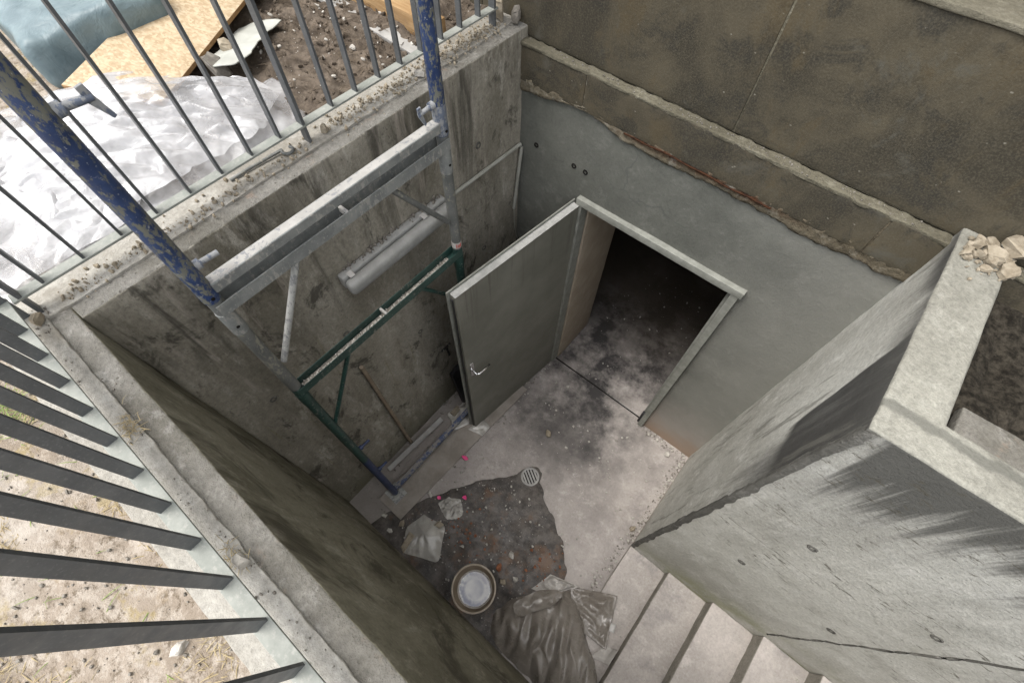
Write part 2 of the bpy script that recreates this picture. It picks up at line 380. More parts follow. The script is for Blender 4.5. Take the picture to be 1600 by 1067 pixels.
fl = m.mul(m.mr(m.voro(20, 'F1', (1, 1, 1.6)), .05, .12, 1, 0), m.mr(m.noise(30, 2, .5), .54, .62)); c = m.mix(m.mul(fl, .7), c, (.27, .255, .21))
m.bump(m.noise(130, 4, .7), .4, .003); m.bump(m.noise(9, 5, .6), .2, .01); STONE = m.done(c)
m, c = concrete_base('broken_mortar', (.17, .147, .105), (.10, .083, .056), (.28, .26, .21), 15, 2.6, .5)
ru = m.mul(m.mr(m.ma('ABSOLUTE', m.ma('SUBTRACT', m.z, 2.542)), .035, .004), m.mul(m.mr(m.x, .45, .8), m.mr(m.x, 1.6, 1.25)))
c = m.mix(m.mul(ru, m.mr(m.noise(9, 5, .7), .38, .6)), c, (.06, .027, .012))
wp = m.mr(m.noise(7, 5, .7, None, (6, 2, 9)), .56, .66); c = m.mix(m.mul(wp, .6), c, (.29, .283, .25)); BROKEN = m.done(c)
m, c = concrete_base('ledge_mortar', (.16, .147, .108), (.11, .10, .072), (.235, .22, .17), 16, 2.6, .5); LEDGE = m.done(c)
m, c = concrete_base('sill_stone', (.19, .177, .135), (.14, .128, .096), (.24, .224, .178), 17, 1.5, .3); SILL = m.done(c)
m = M('tan_reveal', .7, .3); c = m.mix(m.mr(m.noise(6, 5, .7), .35, .7), (.34, .285, .22), (.42, .36, .29)); m.bump(m.noise(60, 3), .2, .003); REVEAL = m.done(c)
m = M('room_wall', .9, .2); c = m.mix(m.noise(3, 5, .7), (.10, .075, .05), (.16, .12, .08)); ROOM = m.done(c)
m = M('render_pale', .9, .2); c = m.mix(m.noise(2, 5, .7), (.30, .29, .25), (.38, .37, .33)); RENDER = m.done(c)

# --- metals and small things ---
m = M('painted_rail_steel', .5, .4); c = m.mix(m.mr(m.noise(9, 5, .7), .35, .7), (.068, .073, .077), (.10, .105, .108))
c = m.mix(m.mr(m.noise(160, 3, .7), .52, .75, 0, .5), c, (.17, .175, .175)); m.bump(m.noise(90, 4, .6), .15, .002); RAIL = m.done(c, m.mr(m.noise(30, 4), .3, .7, .42, .62))
m = M('dusty_rail_plate', .7, .35); c = m.mix(m.mr(m.noise(14, 5, .7), .35, .68), (.20, .213, .193), (.27, .28, .255))
c = m.mix(m.mr(m.noise(80, 4, .7), .5, .75, 0, .6), c, (.38, .37, .34)); m.bump(m.noise(90, 3), .15, .002); PLATE = m.done(c)
def paint(name, c1, c2, chip, amt=.5, rough=.45, stretch=(1, 1, .5), metal=0., sc=55):
    m = M(name, rough, .45); c = m.mix(m.mr(m.noise(12, 5, .65), .35, .68), c1, c2)
    k = m.mr(m.add(m.mul(m.noise(sc, 6, .72, stretch), .7), m.mul(m.noise(7, 3, .6), .3)), amt-.015, amt+.035); c = m.mix(m.mul(k, .9), c, chip)
    w = m.mr(m.noise(90, 4, .7), .62, .7); c = m.mix(m.mul(w, .5), c, (.5, .5, .46))
    m.bump(m.ma('SUBTRACT', 1., k), .25, .0015); m.bump(m.noise(70, 3), .12, .002)
    return m.done(c, m.mr(k, 0, 1, rough, .75), Metallic=metal)
BLUE = paint('worn_blue_paint', (.014, .030, .088), (.034, .060, .145), (.155, .155, .122), .515, sc=75)
BLUE_D = paint('dull_blue_paint', (.018, .032, .085), (.03, .05, .12), (.12, .12, .11), .60)
BLUE_W = paint('cement_smeared_blue', (.09, .11, .155), (.135, .16, .21), (.27, .275, .275), .505)
BLUE_BAR = paint('scuffed_blue_bar', (.035, .052, .115), (.06, .082, .15), (.24, .225, .20), .49, sc=40)
GREEN = paint('worn_green_paint', (.014, .040, .034), (.026, .066, .055), (.17, .18, .155), .575)
GALV = paint('galvanised_steel', (.17, .18, .178), (.25, .26, .25), (.33, .325, .30), .54, .6, metal=.2)
GALV_D = paint('dull_galvanised_steel', (.12, .125, .12), (.17, .175, .166), (.29, .28, .23), .56, .6, metal=.2)
DUSTY = paint('cement_dusted_steel', (.30, .293, .275), (.38, .37, .35), (.20, .205, .215), .56, .8)
WHITEPAINT = paint('cement_splashed_tube', (.32, .32, .305), (.40, .40, .38), (.20, .205, .205), .51, .8)
def plain(name, c1, c2, rough=.7, spec=.3, sc=8, bump=.15, **kw):
    m = M(name, rough, spec); c = m.mix(m.mr(m.noise(sc, 5, .68), .33, .68), c1, c2)
    if bump: m.bump(m.noise(sc*9, 4, .65), bump, .003)
    return m.done(c, **kw)
m = M('grey_door_paint', .55, .35); c = m.mix(m.mr(m.noise(2.2, 5, .65), .35, .68), (.15, .149, .124), (.198, .196, .166))
dk = m.mul(m.mr(m.noise(1, 5, .7, (20, 20, .7)), .52, .68), m.mr(m.z, 1.35, 2.0)); c = m.mix(m.mul(dk, .6), c, (.075, .068, .052))
dl = m.mr(m.add(m.z, m.mul(m.noise(5, 4, .6), .4)), .75, .25); c = m.mix(m.mul(dl, .4), c, (.12, .118, .10))
m.bump(m.noise(200, 3, .6), .12, .001); DOOR = m.done(c, m.mr(m.noise(6, 4), .3, .7, .42, .62))
DOOR_TOP = plain('dusty_door_edge', (.30, .30, .285), (.42, .42, .40), .8, sc=20)
FRAME = plain('grey_frame_paint', (.20, .204, .18), (.275, .28, .25), .6, sc=18)
CHROME = plain('steel_handle', (.75, .75, .76), (.85, .85, .86), .25, .5, 5, 0, Metallic=1.)
BLACK = plain('black_plastic', (.012, .012, .014), (.03, .03, .033), .5, .4, 12)
PLASTIC_GREY = plain('dusty_lamp_plastic', (.26, .26, .248), (.34, .34, .325), .6, .4, 12, .1)
CONDUIT = plain('pale_pvc', (.25, .25, .215), (.33, .33, .295), .5, .4, 9, .05)
WOOD = plain('weathered_stick_wood', (.21, .165, .12), (.30, .245, .185), .8, .2, 14)
WHITEWOOD = plain('white_strip_paint', (.27, .262, .248), (.36, .352, .335), .7, .3, 9)
RUST = plain('rusted_bar', (.022, .010, .006), (.06, .024, .011), .9, .2, 40, .5)
STICKER = plain('white_sticker', (.42, .405, .385), (.52, .505, .485), .5, .4, 20, 0)
RED = plain('red_print', (.5, .05, .03), (.6, .09, .06), .5, .4, 20, 0)
PINK = plain('pink_plastic_chip', (.8, .07, .26), (.9, .12, .32), .5, .4, 20, 0)
CHIP = plain('pale_mortar_chips', (.34, .32, .285), (.55, .525, .48), .9, .2, 30, .4)
CHIP_T = plain('tan_mortar_chips', (.22, .185, .135), (.36, .315, .245), .9, .2, 30, .4)
CHIP_D = plain('grey_grit', (.14, .127, .11), (.26, .24, .21), .9, .2, 40, .4)
BRICK = plain('brick_red_chip', (.20, .08, .045), (.30, .13, .07), .9, .2, 30, .4)
BEAM = None
m = M('pine_beam_wood', .75, .25); c = m.mix(m.mr(m.noise(1, 5, .65, (4, 40, 40)), .38, .64), (.27, .165, .075), (.40, .27, .14))
c = m.mix(m.mr(m.noise(5, 5, .7), .5, .7, 0, .5), c, (.19, .13, .08)); m.bump(m.noise(1, 4, .6, (8, 90, 90)), .2, .003); BEAM = m.done(c)
m = M('osb_board', .75, .25); v1 = m.node('ShaderNodeTexVoronoi'); v1.inputs['Scale'].default_value = 1.; v1.feature = 'F1'
m.nt.links.new(m.vec((60, 130, 90)), v1.inputs['Vector'])
bw = m.node('ShaderNodeRGBToBW'); m.nt.links.new(v1.outputs['Color'], bw.inputs[0])
c = m.mix(m.mr(bw.outputs[0], .2, .85), (.33, .245, .15), (.46, .37, .25)); c = m.mix(m.mr(m.noise(22, 5, .7), .45, .7, 0, .5), c, (.50, .425, .31))
m.bump(bw.outputs[0], .15, .003); OSB = m.done(c)
OSB_EDGE = plain('osb_cut_edge', (.24, .14, .06), (.33, .20, .10), .9, .2, 60)
m = M('earth', .95, .15)
c = m.mix(m.mr(m.noise(3.2, 5, .7), .33, .68), (.205, .168, .13), (.29, .245, .20))
c = m.mix(m.mr(m.noise(24, 5, .8), .44, .62, 0, .9), c, (.38, .335, .285)); c = m.mix(m.mr(m.noise(33, 5, .8, None, (5, 5, 0)), .52, .66, 0, .85), c, (.10, .077, .052)); c = m.mix(m.mr(m.noise(11, 5, .75, None, (1, 9, 0)), .54, .66, 0, .6), c, (.27, .215, .10))
c = m.mix(m.mr(m.noise(9, 5, .7, None, (3, 3, 0)), .55, .7, 0, .6), c, (.25, .19, .12))
pale = m.mul(m.mr(m.noise(1.6, 4, .6, None, (6, 2, 0)), .46, .6), m.mr(m.y, -2.2, -2.3)); c = m.mix(m.mul(pale, .6), c, (.37, .342, .305))
mud = m.mul(m.mr(m.add(m.y, m.mul(m.noise(4, 4, .6), .4)), -1.35, -1.05), m.mr(m.x, -.1, -.15)); c = m.mix(m.mul(mud, .92), c, m.mix(m.mr(m.noise(14, 5, .75), .35, .68), (.055, .043, .033), (.155, .125, .098)))
m.bump(m.noise(70, 5, .75), .7, .008); m.bump(m.noise(220, 3, .7), .5, .003); EARTH = m.done(c)
m = M('dark_soil', .95, .15); c = m.mix(m.mr(m.noise(30, 5, .75), .35, .7), (.012, .0105, .008), (.062, .054, .042))
m.bump(m.noise(60, 5, .75), .9, .01); SOIL = m.done(c)
STRAW = plain('dry_straw', (.28, .22, .125), (.43, .36, .225), .8, .2, 6, 0)
GRASS = plain('green_blades', (.16, .22, .06), (.28, .34, .12), .7, .3, 6, 0)
def film(name, c1, c2, alpha, rough=.12, sc=9, coat=.4):
    m = M(name, rough, .6); c = m.mix(m.mr(m.noise(sc, 4, .6), .35, .7), c1, c2)
    m.bump(m.noise(15, 4, .55, None, (0, 0, 0), 2.), .5, .008)
    m.done(c, Alpha=m.mr(m.noise(5, 4, .6), .35, .68, alpha[0], alpha[1])); m.b.inputs['Transmission Weight'].default_value = 0.
    m.b.inputs['Coat Weight'].default_value = coat; m.b.inputs['Coat Roughness'].default_value = .12
    return m.m
SHEET = film('clear_plastic_film', (.46, .46, .47), (.58, .58, .59), (.38, .80))
CLEARBAG = film('clear_bag_film', (.46, .44, .40), (.60, .58, .53), (.65, .92), .2)
BLUEBAG = film('blue_grey_film', (.085, .13, .147), (.145, .20, .217), (.97, 1.), .5, coat=0.)
m = M('grey_bag_film', .3, .5); c = m.mix(m.mr(m.noise(4, 5, .65), .35, .68), (.185, .163, .139), (.255, .229, .199))
c = m.mix(m.mr(m.noise(30, 5, .7), .55, .72, 0, .5), c, (.36, .335, .305)); m.bump(m.noise(16, 5, .6, None, (0, 0, 0), 1.5), .5, .012); GREYBAG = m.done(c, m.mr(m.noise(9, 4), .35, .65, .2, .42), Coat_Weight=.4, Coat_Roughness=.16)
PAPER = plain('grey_paper', (.40, .375, .345), (.50, .475, .445), .8, .2, 9)
CARD = plain('pale_plasterboard', (.34, .345, .315), (.42, .425, .39), .8, .2, 7)
BUCKET = plain('dirty_bucket_plastic', (.15, .115, .08), (.22, .18, .13), .6, .35, 14, .2)
RIM = plain('bucket_rim', (.36, .30, .235), (.46, .40, .33), .6, .35, 18, .1)
m = M('bucket_water', .02, .5); WATER = m.done((.012, .012, .012)); m.b.inputs['IOR'].default_value = 1.33; m.b.inputs['Specular IOR Level'].default_value = .5; m.b.inputs['Coat Weight'].default_value = 1.0; m.b.inputs['Coat IOR'].default_value = 1.65; m.b.inputs['Coat Roughness'].default_value = .0
DRAIN = plain('drain_iron', (.27, .265, .255), (.38, .37, .35), .6, .4, 30, .2)
HOLE = plain('dark_gap', (.012, .011, .01), (.02, .018, .016), .9, .1, 10, 0)
BOARD = plain('muddy_board', (.235, .21, .182), (.335, .305, .27), .85, .2, 6, .3)

def smooth_outline(pts, n, jit=.012, seed=1, soft=True):
    p = np.array(pts+[pts[0]]); d = np.r_[0, np.cumsum(np.linalg.norm(np.diff(p, axis=0), axis=1))]
    t = np.linspace(0, d[-1], n, endpoint=False); q = np.stack([np.interp(t, d, p[:, k]) for k in range(2)], 1)
    w = np.exp(-np.linspace(-2, 2, 7)**2); w /= w.sum()
    for k in range(2 if soft else 0): q[:, k] = np.convolve(np.r_[q[-3:, k], q[:, k], q[:3, k]], w, 'valid')
    for k in range(2): q[:, k] += jit*fbm(p3(q[:, 0], q[:, 1]), 14, 4, seed+k)
    return q
from mathutils.geometry import delaunay_2d_cdt
def crumple(name, outline, hfun, m, parent=None, cell=.05, seed=1, stretch=(1., 1.), ang=0., amp=.03, crease=(.2, .9), levels=2, jit=.012, thick=0., soft=True):
    r = np.random.default_rng(seed); o = smooth_outline(outline, max(24, int(np.linalg.norm(np.diff(np.array(outline+[outline[0]]), axis=0), axis=1).sum()/cell*.9)), jit, seed, soft)
    ca, sa = math.cos(ang), math.sin(ang); Rm = np.array([[ca, -sa], [sa, ca]]); S_ = np.array(stretch)
    q = (o @ Rm)/S_; lo, hi = q.min(0), q.max(0)
    g = np.array([(x, y) for x in np.arange(lo[0], hi[0], cell) for y in np.arange(lo[1], hi[1], cell)]); g = g+r.uniform(-.48, .48, g.shape)*cell
    def inside(p, poly):
        x, y = p[:, 0], p[:, 1]; c = np.zeros(len(p), bool); j = len(poly)-1
        for i in range(len(poly)):
            a, b = poly[i], poly[j]; hit = ((a[1] > y) != (b[1] > y)) & (x < (b[0]-a[0])*(y-a[1])/(b[1]-a[1]+1e-12)+a[0]); c ^= hit; j = i
        return c
    d = np.min(np.linalg.norm(g[:, None]-q[None], axis=2), 1); g = g[inside(g, q) & (d > cell*.45)]
    n = len(q); pts = np.concatenate([q, g]); vs, es, fs, *_ = delaunay_2d_cdt([Vector(p) for p in pts], [], [list(range(n))], 1, 1e-6)
    P = (np.array([tuple(v) for v in vs])*S_) @ Rm.T
    de = np.min(np.linalg.norm(((P @ Rm)/S_)[:, None]-q[None], axis=2), 1)
    inn = np.clip(de/(cell*2.5), 0, 1)
    z = hfun(P, np.clip(de, 0, None))+amp*r.uniform(-.6, 1, len(P))*(.25+.75*inn)
    me = mesh(name, np.column_stack([P, z]), [f[::-1] if ((P[f[1]]-P[f[0]])[0]*(P[f[2]]-P[f[0]])[1]-(P[f[1]]-P[f[0]])[1]*(P[f[2]]-P[f[0]])[0]) < 0 else f for f in fs], m, True)
    a = me.attributes.new('crease_edge', 'FLOAT', 'EDGE'); a.data.foreach_set('value', r.uniform(crease[0], crease[1], len(me.edges)).astype(np.float32)*(r.random(len(me.edges)) < .6))
    o_ = link(name, me, parent)
    md = o_.modifiers.new('folds', 'SUBSURF'); md.levels = levels; md.render_levels = levels
    if thick: o_.modifiers.new('thickness', 'SOLIDIFY').thickness = thick
    return o_

# ================================================================== THE SETTING
# ------------------------------------------------------------------ ground sheet
def spaced(a, fine0, fine1, b, step, grow=1.5):
    fine = list(np.arange(fine0, fine1+1e-6, (fine1-fine0)/max(1, round((fine1-fine0)/step))))
    lo = []; s = step; x = fine0
    while x > a+1e-6: s *= grow; x = max(a, x-s); lo.append(x)
    hi = []; s = step; x = fine[-1]
    while x < b-1e-6: s *= grow; x = min(b, x+s); hi.append(x)
    return np.array(lo[::-1]+fine+hi)
GZ = 2.752
def gheight(P):
    x, y = P[:, 0], P[:, 1]; q = np.stack([x, y, 0*x], 1)
    h = .010*fbm(q, 9, 4, 3)+.012*fbm(q, 2.1, 3, 5)
    mud = np.clip((y+1.25)/.35, 0, 1)*np.clip((-.15-x)/.1, 0, 1)*(x > -3)
    h = h+mud*(.020*fbm(q, 6, 6, 9, .62, True)+.01)
    edge = np.clip(np.minimum(np.maximum(-.2-x, -2.29-y)/.05, 1), 0, 1)
    return GZ+h*(.25+.75*edge)
parts = []
for xs, ys in ((spaced(-70, -.45, 1.45, 70, .011), spaced(-70, -2.95, -2.288, -2.288, .011)),
               (spaced(-70, -2.5, -.198, -.198, .015), spaced(-2.288, -2.288, .06, .06, .015)),
               (spaced(7.0, 7.0, 7.4, 70, .2), spaced(-2.288, -2.288, -.756, -.756, .2))):
    X, Y = np.meshgrid(xs, ys, indexing='ij'); P = np.stack([X.ravel(), Y.ravel(), 0*X.ravel()], 1); P[:, 2] = gheight(P)
    parts.append((P, grid_faces(*X.shape)))
V, F = join(parts); tag(mobj('ground', V, F, EARTH, None, True), kind='structure')
xs = spaced(2.1, 2.1, 2.9, 70, .015); ys = np.arange(-.76, .08, .015)
X, Y = np.meshgrid(xs, ys, indexing='ij'); P = np.stack([X.ravel(), Y.ravel(), 0*X.ravel()], 1)
P[:, 2] = 2.60+.02*fbm(P, 8, 5, 4)+.02*fbm(P, 2, 2, 8)
tag(mobj('soil', P, grid_faces(*X.shape), SOIL, None, True), kind='structure')

# ------------------------------------------------------------------ pit floor (runs on into the room)
xs = np.arange(-.05, 2.0, .02); ys = np.arange(-2.15, .0401, .02)
X, Y = np.meshgrid(xs, ys, indexing='ij'); P = np.stack([X.ravel(), Y.ravel(), 0*X.ravel()], 1)
P[:, 2] = .0025*fbm(P, 4, 4, 12)
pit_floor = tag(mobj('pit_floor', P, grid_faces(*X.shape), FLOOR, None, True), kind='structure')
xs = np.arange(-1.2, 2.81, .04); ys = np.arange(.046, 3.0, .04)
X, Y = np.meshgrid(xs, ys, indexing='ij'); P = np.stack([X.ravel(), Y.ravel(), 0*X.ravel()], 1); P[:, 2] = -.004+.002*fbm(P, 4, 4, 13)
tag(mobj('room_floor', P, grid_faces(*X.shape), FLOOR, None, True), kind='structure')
# wet patch: irregular outline
ol = [(.30,-1.93),(.40,-1.80),(.50,-1.60),(.60,-1.44),(.73,-1.245),(.85,-1.13),(.90,-1.04),(.925,-.95),(1.0,-.895),(1.07,-.92),(1.09,-.985),(1.17,-1.03),(1.22,-1.09),(1.362,-1.122),(1.45,-1.20),(1.536,-1.254),(1.60,-1.34),(1.673,-1.373),(1.70,-1.50),(1.66,-1.75),(1.60,-2.12),(1.0,-2.12),(.5,-2.12),(.26,-2.10)]
q = smooth_outline(ol, 260); q[:, 1] = np.maximum(q[:, 1], -2.11); c0 = np.array([.95, -1.6])
V = [(*c0, .0105)]; F = []; rings = 14; n = len(q)
for k in range(1, rings+1):
    for a in q: b = c0+(a-c0)*k/rings; V.append((b[0], b[1], .0105 if k < rings else .0085))
for i in range(n): F.append((0, 1+i, 1+(i+1) % n))
for k in range(rings-1):
    for i in range(n): F.append((1+k*n+i, 1+(k+1)*n+i, 1+(k+1)*n+(i+1) % n, 1+k*n+(i+1) % n))
mobj('wet_patch', V, F, WET, pit_floor, True)

# ------------------------------------------------------------------ retaining walls of the pit
ZT = 2.785
wl_ = thing('retaining_wall', 'board-marked concrete wall on the left behind the scaffold frame, with wall lamp', 'wall', (-.1, -1.1, 0))
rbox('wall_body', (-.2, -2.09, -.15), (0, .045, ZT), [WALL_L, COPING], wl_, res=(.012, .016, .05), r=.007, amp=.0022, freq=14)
V, F, t = rbox_data((-.196, -2.16, ZT-.02), (-.064, .03, ZT+.010), res=(.01, .012, .02), r=.003, amp=.0016, freq=16, seed=5, warp=.0)
V[:, 0] += .0028*fbm(V, 16, 5, 45, .7)*(V[:, 0] > -.12)
mobj('mortar_topping', V, F, MORTAR, wl_, True)
wn_ = thing('retaining_wall', 'concrete wall nearest the viewer, mossy inside, under the foreground railing', 'wall', (2.5, -2.19, 0))
rbox('wall_body', (-.2, -2.29, -.15), (7.0, -2.09, ZT-.001), [WALL_N, COPING], wn_, res=(.018, .012, .06), r=.007, amp=.0022, freq=14, seed=2)
V, F, t = rbox_data((-.192, -2.286, ZT-.02), (7.0, -2.152, ZT+.0085), res=(.014, .01, .02), r=.003, amp=.0016, freq=16, seed=6, warp=.0)
V[:, 1] += .0028*fbm(V, 16, 5, 46, .7)*(V[:, 1] > -2.23)
mobj('mortar_topping', V, F, MORTAR, wn_, True)
wr = thing('retaining_wall', 'pale concrete corner wall beside the steps, streaked dark under its coping', 'wall', (2.0, -.83, 0))
def resample(a, b, n): return [np.array(a)+(np.array(b)-np.array(a))*k/n for k in range(n+1)]
A = resample((1.936, .03), (1.936, -.907), 60)+resample((1.936, -.907), (3.6, -.907), 90)[1:]+resample((3.6, -.907), (7.4, -.907), 60)[1:]
B = resample((2.106, .03), (2.106, -.757), 60)+resample((2.106, -.757), (3.6, -.757), 90)[1:]+resample((3.6, -.757), (7.4, -.757), 60)[1:]
zz = [-.15]+list(np.linspace(0, ZT-.05, 60))+[ZT-.03, ZT-.016, ZT-.008]
prof = [(0, z) for z in zz]+[(.012, ZT-.002), (.03, ZT)]+[(t, ZT) for t in np.linspace(.06, .88, 18)]+[(.91, ZT-.001), (.955, ZT-.012), (1., ZT-.026), (1., ZT-.1), (1., 2.4)]
V = np.array([(*(A[i]+(B[i]-A[i])*t), z) for i in range(len(A)) for t, z in prof]); nP = len(prof)
d1 = fbm(V, 12, 4, 3); tt = np.tile([p[0] for p in prof], len(A)); legx = np.repeat([0]*61+[1]*150, nP)
side = tt < .02; V[:, 0] += np.where(side & (legx == 0), .002*d1, 0); V[:, 1] += np.where(side & (legx == 1), .002*d1, 0); V[:, 2] += np.where(tt > .005, .0022*d1, 0)
edge_ = (tt > 0) & (tt < .05); V[:, 2] -= edge_*.004*np.maximum(fbm(V, 30, 4, 8), 0)
F = grid_faces(len(A), nP); ii, jj = np.meshgrid(np.arange(len(A)-1), np.arange(nP-1), indexing='ij'); ii = ii.ravel(); jj = jj.ravel()
mi = np.where(jj >= len(zz)-1, 2, np.where(ii < 60, 0, 1))
mobj('wall_body', V, F, [WALL_RY, WALL_RX, PALE], wr, True, mi)
# mortared chamfer on the outside corner
V = []; nz = 120
for k in range(nz+1):
    z = -.02+2.79*k/nz; a, b = (.006*float(fbm(np.array([[3, s, z]]), 14, 5, 21, .65)[0]) for s in (1, 9))
    V += [(1.9345+.3*a, -.880+b, z), (1.9335+a*.2, -.896+.5*b, z), (1.9315-abs(a)*.4, -.9115-abs(b)*.4, z), (1.946+b, -.9105-abs(a)*.2, z), (1.960+a, -.9084, z)]
F = [(k*5+i, k*5+5+i, k*5+6+i, k*5+1+i) for k in range(nz) for i in range(4)]
mobj('corner_mortar', V, F, CORNER, wr, True)
# vertical joint in the stair wall, standing slightly proud, and tie holes
pts = [(2.815+.055*k/40+.006*float(fbm(np.array([[1, 2, k*.1]]), 3, 3, 5)[0]), -.9075, .50+1.75*k/40) for k in range(41)]
v, f = path_data(pts, .0065, 6); mobj('wall_joint', v, f, CORNER, wr, True)
def ring_data(c, nrm, r0, r1, d, n=14):
    q = Vector(nrm).to_track_quat('Z', 'Y'); v = []; f = []
    for rr, h in ((r1, -.001), (r1*.9, d), (r0, d), (r0*.9, -.004)):
        for i in range(n):
            t = 2*math.pi*i/n; v.append(tuple(Vector(c)+q @ Vector((math.cos(t)*rr, math.sin(t)*rr*1.0, h))))
    for k in range(3):
        for i in range(n): f.append((k*n+i, k*n+(i+1) % n, (k+1)*n+(i+1) % n, (k+1)*n+i))
    return v, f
for x in (2.268, 2.748, 3.3):
    for z in (1.29, 1.945): mobj('tie_hole', *ring_data((x, -.909, z), (0, -1, 0), .011, .021, .003), CORNER, wr, True)
for y, z in ((-1.9, 1.81), (-1.42, .75), (-1.0, 1.3), (-1.43, 1.83), (-.35, 1.55), (-.35, 2.35)): mobj('tie_hole', *ring_data((.0005, y, z), (1, 0, 0), .011, .02, .0025), CORNER, wl_, True)
rbox('broken_slab', (2.20, -.66, 2.585), (2.62, -.52, 2.625), COPING, None, res=.03, r=.006, amp=.003)
tag(bpy.data.objects['broken_slab'], 'grey concrete slab lying on the dark soil behind the corner wall', 'slab')

# ------------------------------------------------------------------ concrete steps
st = thing('concrete_steps', 'flight of concrete steps climbing right out of the pit', 'stairs', (2.0, -1.5, 0))
zs = [.032, .14, .275, .425, .58]; zs += [.58+.1575*(k+1) for k in range(14)]
for k, z in enumerate(zs):
    x0 = 1.93+.302*k; x1 = x0+.302 if k < len(zs)-1 else 7.2
    rbox('step', (x0, -2.0885, -.1 if k == 0 else zs[k-1]-.03), (x1+(.02 if k < len(zs)-1 else 0), -.9085, z), [RISER, STAIR], st, res=.03, r=.009, amp=.0025, freq=10, seed=50+k)

# ------------------------------------------------------------------ building
bd = thing('building', 'building with brown stone cladding above grey plaster and an open basement doorway', 'building', (1, .3, 0))
def zlow(x):
    base = np.interp(x, [-6, 0, .225, .414, .5, .613, .865, 1.122, 1.313, 1.495, 1.733, 1.93, 6], [2.49, 2.485, 2.522, 2.55, 2.53, 2.50, 2.488, 2.505, 2.495, 2.483, 2.497, 2.50, 2.50])
    return base+.006*fbm(p3(x, 0*np.asarray(x)), 14, 5, 31, .62)
DX0, DX1, DZ = .468, 1.484, 2.035
xs = np.unique(np.r_[np.arange(-.25, DX0, .02), DX0, np.linspace(DX0, DX1, 50), np.arange(DX1, 2.3, .02)]); zz = np.unique(np.r_[np.linspace(-.05, DZ, 90), np.linspace(DZ, 2.60, 26)])
X, Z = np.meshgrid(xs, zz, indexing='ij'); P = np.stack([X.ravel(), 0*X.ravel(), Z.ravel()], 1); P[:, 1] = .0025*fbm(P, 3, 4, 33)
ii, jj = np.meshgrid(np.arange(len(xs)-1), np.arange(len(zz)-1), indexing='ij'); mx = (xs[ii]+xs[ii+1])/2; mz = (zz[jj]+zz[jj+1])/2
keep = ~((mx > DX0) & (mx < DX1) & (mz < DZ)).ravel()
mobj('plaster_face', P, grid_faces(len(xs), len(zz), 0, keep), PLASTER, bd, True)
v, f = join([box_data((-6, .012, -.2), (DX0, .55, 2.6)), box_data((DX1, .012, -.2), (7, .55, 2.6)), box_data((DX0+.0005, .012, DZ), (DX1-.0005, .55, 2.599))])
mobj('wall_core', v, f, PLASTER, bd)
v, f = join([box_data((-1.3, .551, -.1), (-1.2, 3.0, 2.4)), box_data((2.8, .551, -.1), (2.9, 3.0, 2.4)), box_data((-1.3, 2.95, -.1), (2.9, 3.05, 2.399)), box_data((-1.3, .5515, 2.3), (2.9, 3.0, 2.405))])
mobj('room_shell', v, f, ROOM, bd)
rbox('reveal_panel', (DX0-.01, .062, -.01), (DX0+.032, .545, DZ-.002), REVEAL, bd, res=.06, r=.002, amp=.001)
# broken mortar edge above the plaster
xs = np.arange(-.2, 2.25, .008); zl = zlow(xs); V = []; 
prof = [(0.0, .006), (0.0, -.006), (.15, -.014), (.35, -.013), (.55, -.010), (.8, -.012), (1.0, -.009), (1.0, .012)]
for i, x in enumerate(xs):
    zt_ = 2.565+.012*float(fbm(np.array([[x, 5, 0]]), 9, 3, 44)[0])
    for j, (t, y) in enumerate(prof):
        V.append((x, y+(.005*float(fbm(np.array([[x*3, t*4, 4]]), 14, 4, 46)[0]) if 0 < j < 7 else 0), zl[i]+(zt_-zl[i])*t))
k = len(prof); F = [(i*k+j, i*k+k+j, i*k+k+j+1, i*k+j+1) for i in range(len(xs)-1) for j in range(k-1)]
mobj('mortar_edge', V, F, BROKEN, bd, True)
pts = [(x, -.0165+.003*math.sin(x*31), 2.542+.004*math.sin(x*9)) for x in np.linspace(.63, 1.37, 40)]
mobj('rusted_bar', *path_data(pts, .0045, 7), RUST, bd, True)
jl = [.385+1.361*k for k in range(-5, 5)]
for a, b in zip(jl[:-1], jl[1:]):
    rbox('stone_panel', (a+.003, -.0125, 2.545), (b-.003, .08, 2.728), STONE, bd, res=.03, r=.004, amp=.0012, freq=9, seed=60)
ju = [1.077+1.361*k for k in range(-5, 5)]
for a, b in zip(ju[:-1], ju[1:]):
    rbox('stone_panel', (a+.003, .034, 2.74), (b-.003, .12, 3.315), STONE, bd, res=.04, r=.006, amp=.0012, freq=9, seed=70)
rbox('joint_backing', (-6, .0385, 2.735), (7, .2, 3.31), LEDGE, bd, res=.5, r=.004)
rbox('joint_backing', (-6, -.0085, 2.56), (7, .037, 2.72), BROKEN, bd, res=.5, r=.004)
V, F, t = rbox_data((-5, -.0145, 2.718), (6.5, .039, 2.7355), res=(.012, .006, .006), r=.004, amp=.0030, freq=34, seed=77)
V[:, 1] += .0045*fbm(V, 9, 5, 78, .6)*(V[:, 1] < .01)
mobj('ledge_mortar', V, F, LEDGE, bd, True)
rbox('stone_sill', (-6, .026, 3.3155), (7, .62, 3.336), SILL, bd, res=.05, r=.005, amp=.0015, freq=12)
rbox('upper_wall', (-6, .42, 3.3365), (7, .75, 6.2), RENDER, bd, res=.5, r=.01)
rbox('roof_eave', (-6.4, -.55, 6.2), (7.4, 6, 6.4), RENDER, bd, res=.6, r=.01)
_r = np.random.default_rng(41)
scatter('ledge_grit', [(_r.uniform(-.3, 2.4), _r.uniform(-.012, .03), 2.7345) for _ in range(420)], .002, .011, CHIP_D, bd, .5, 42)
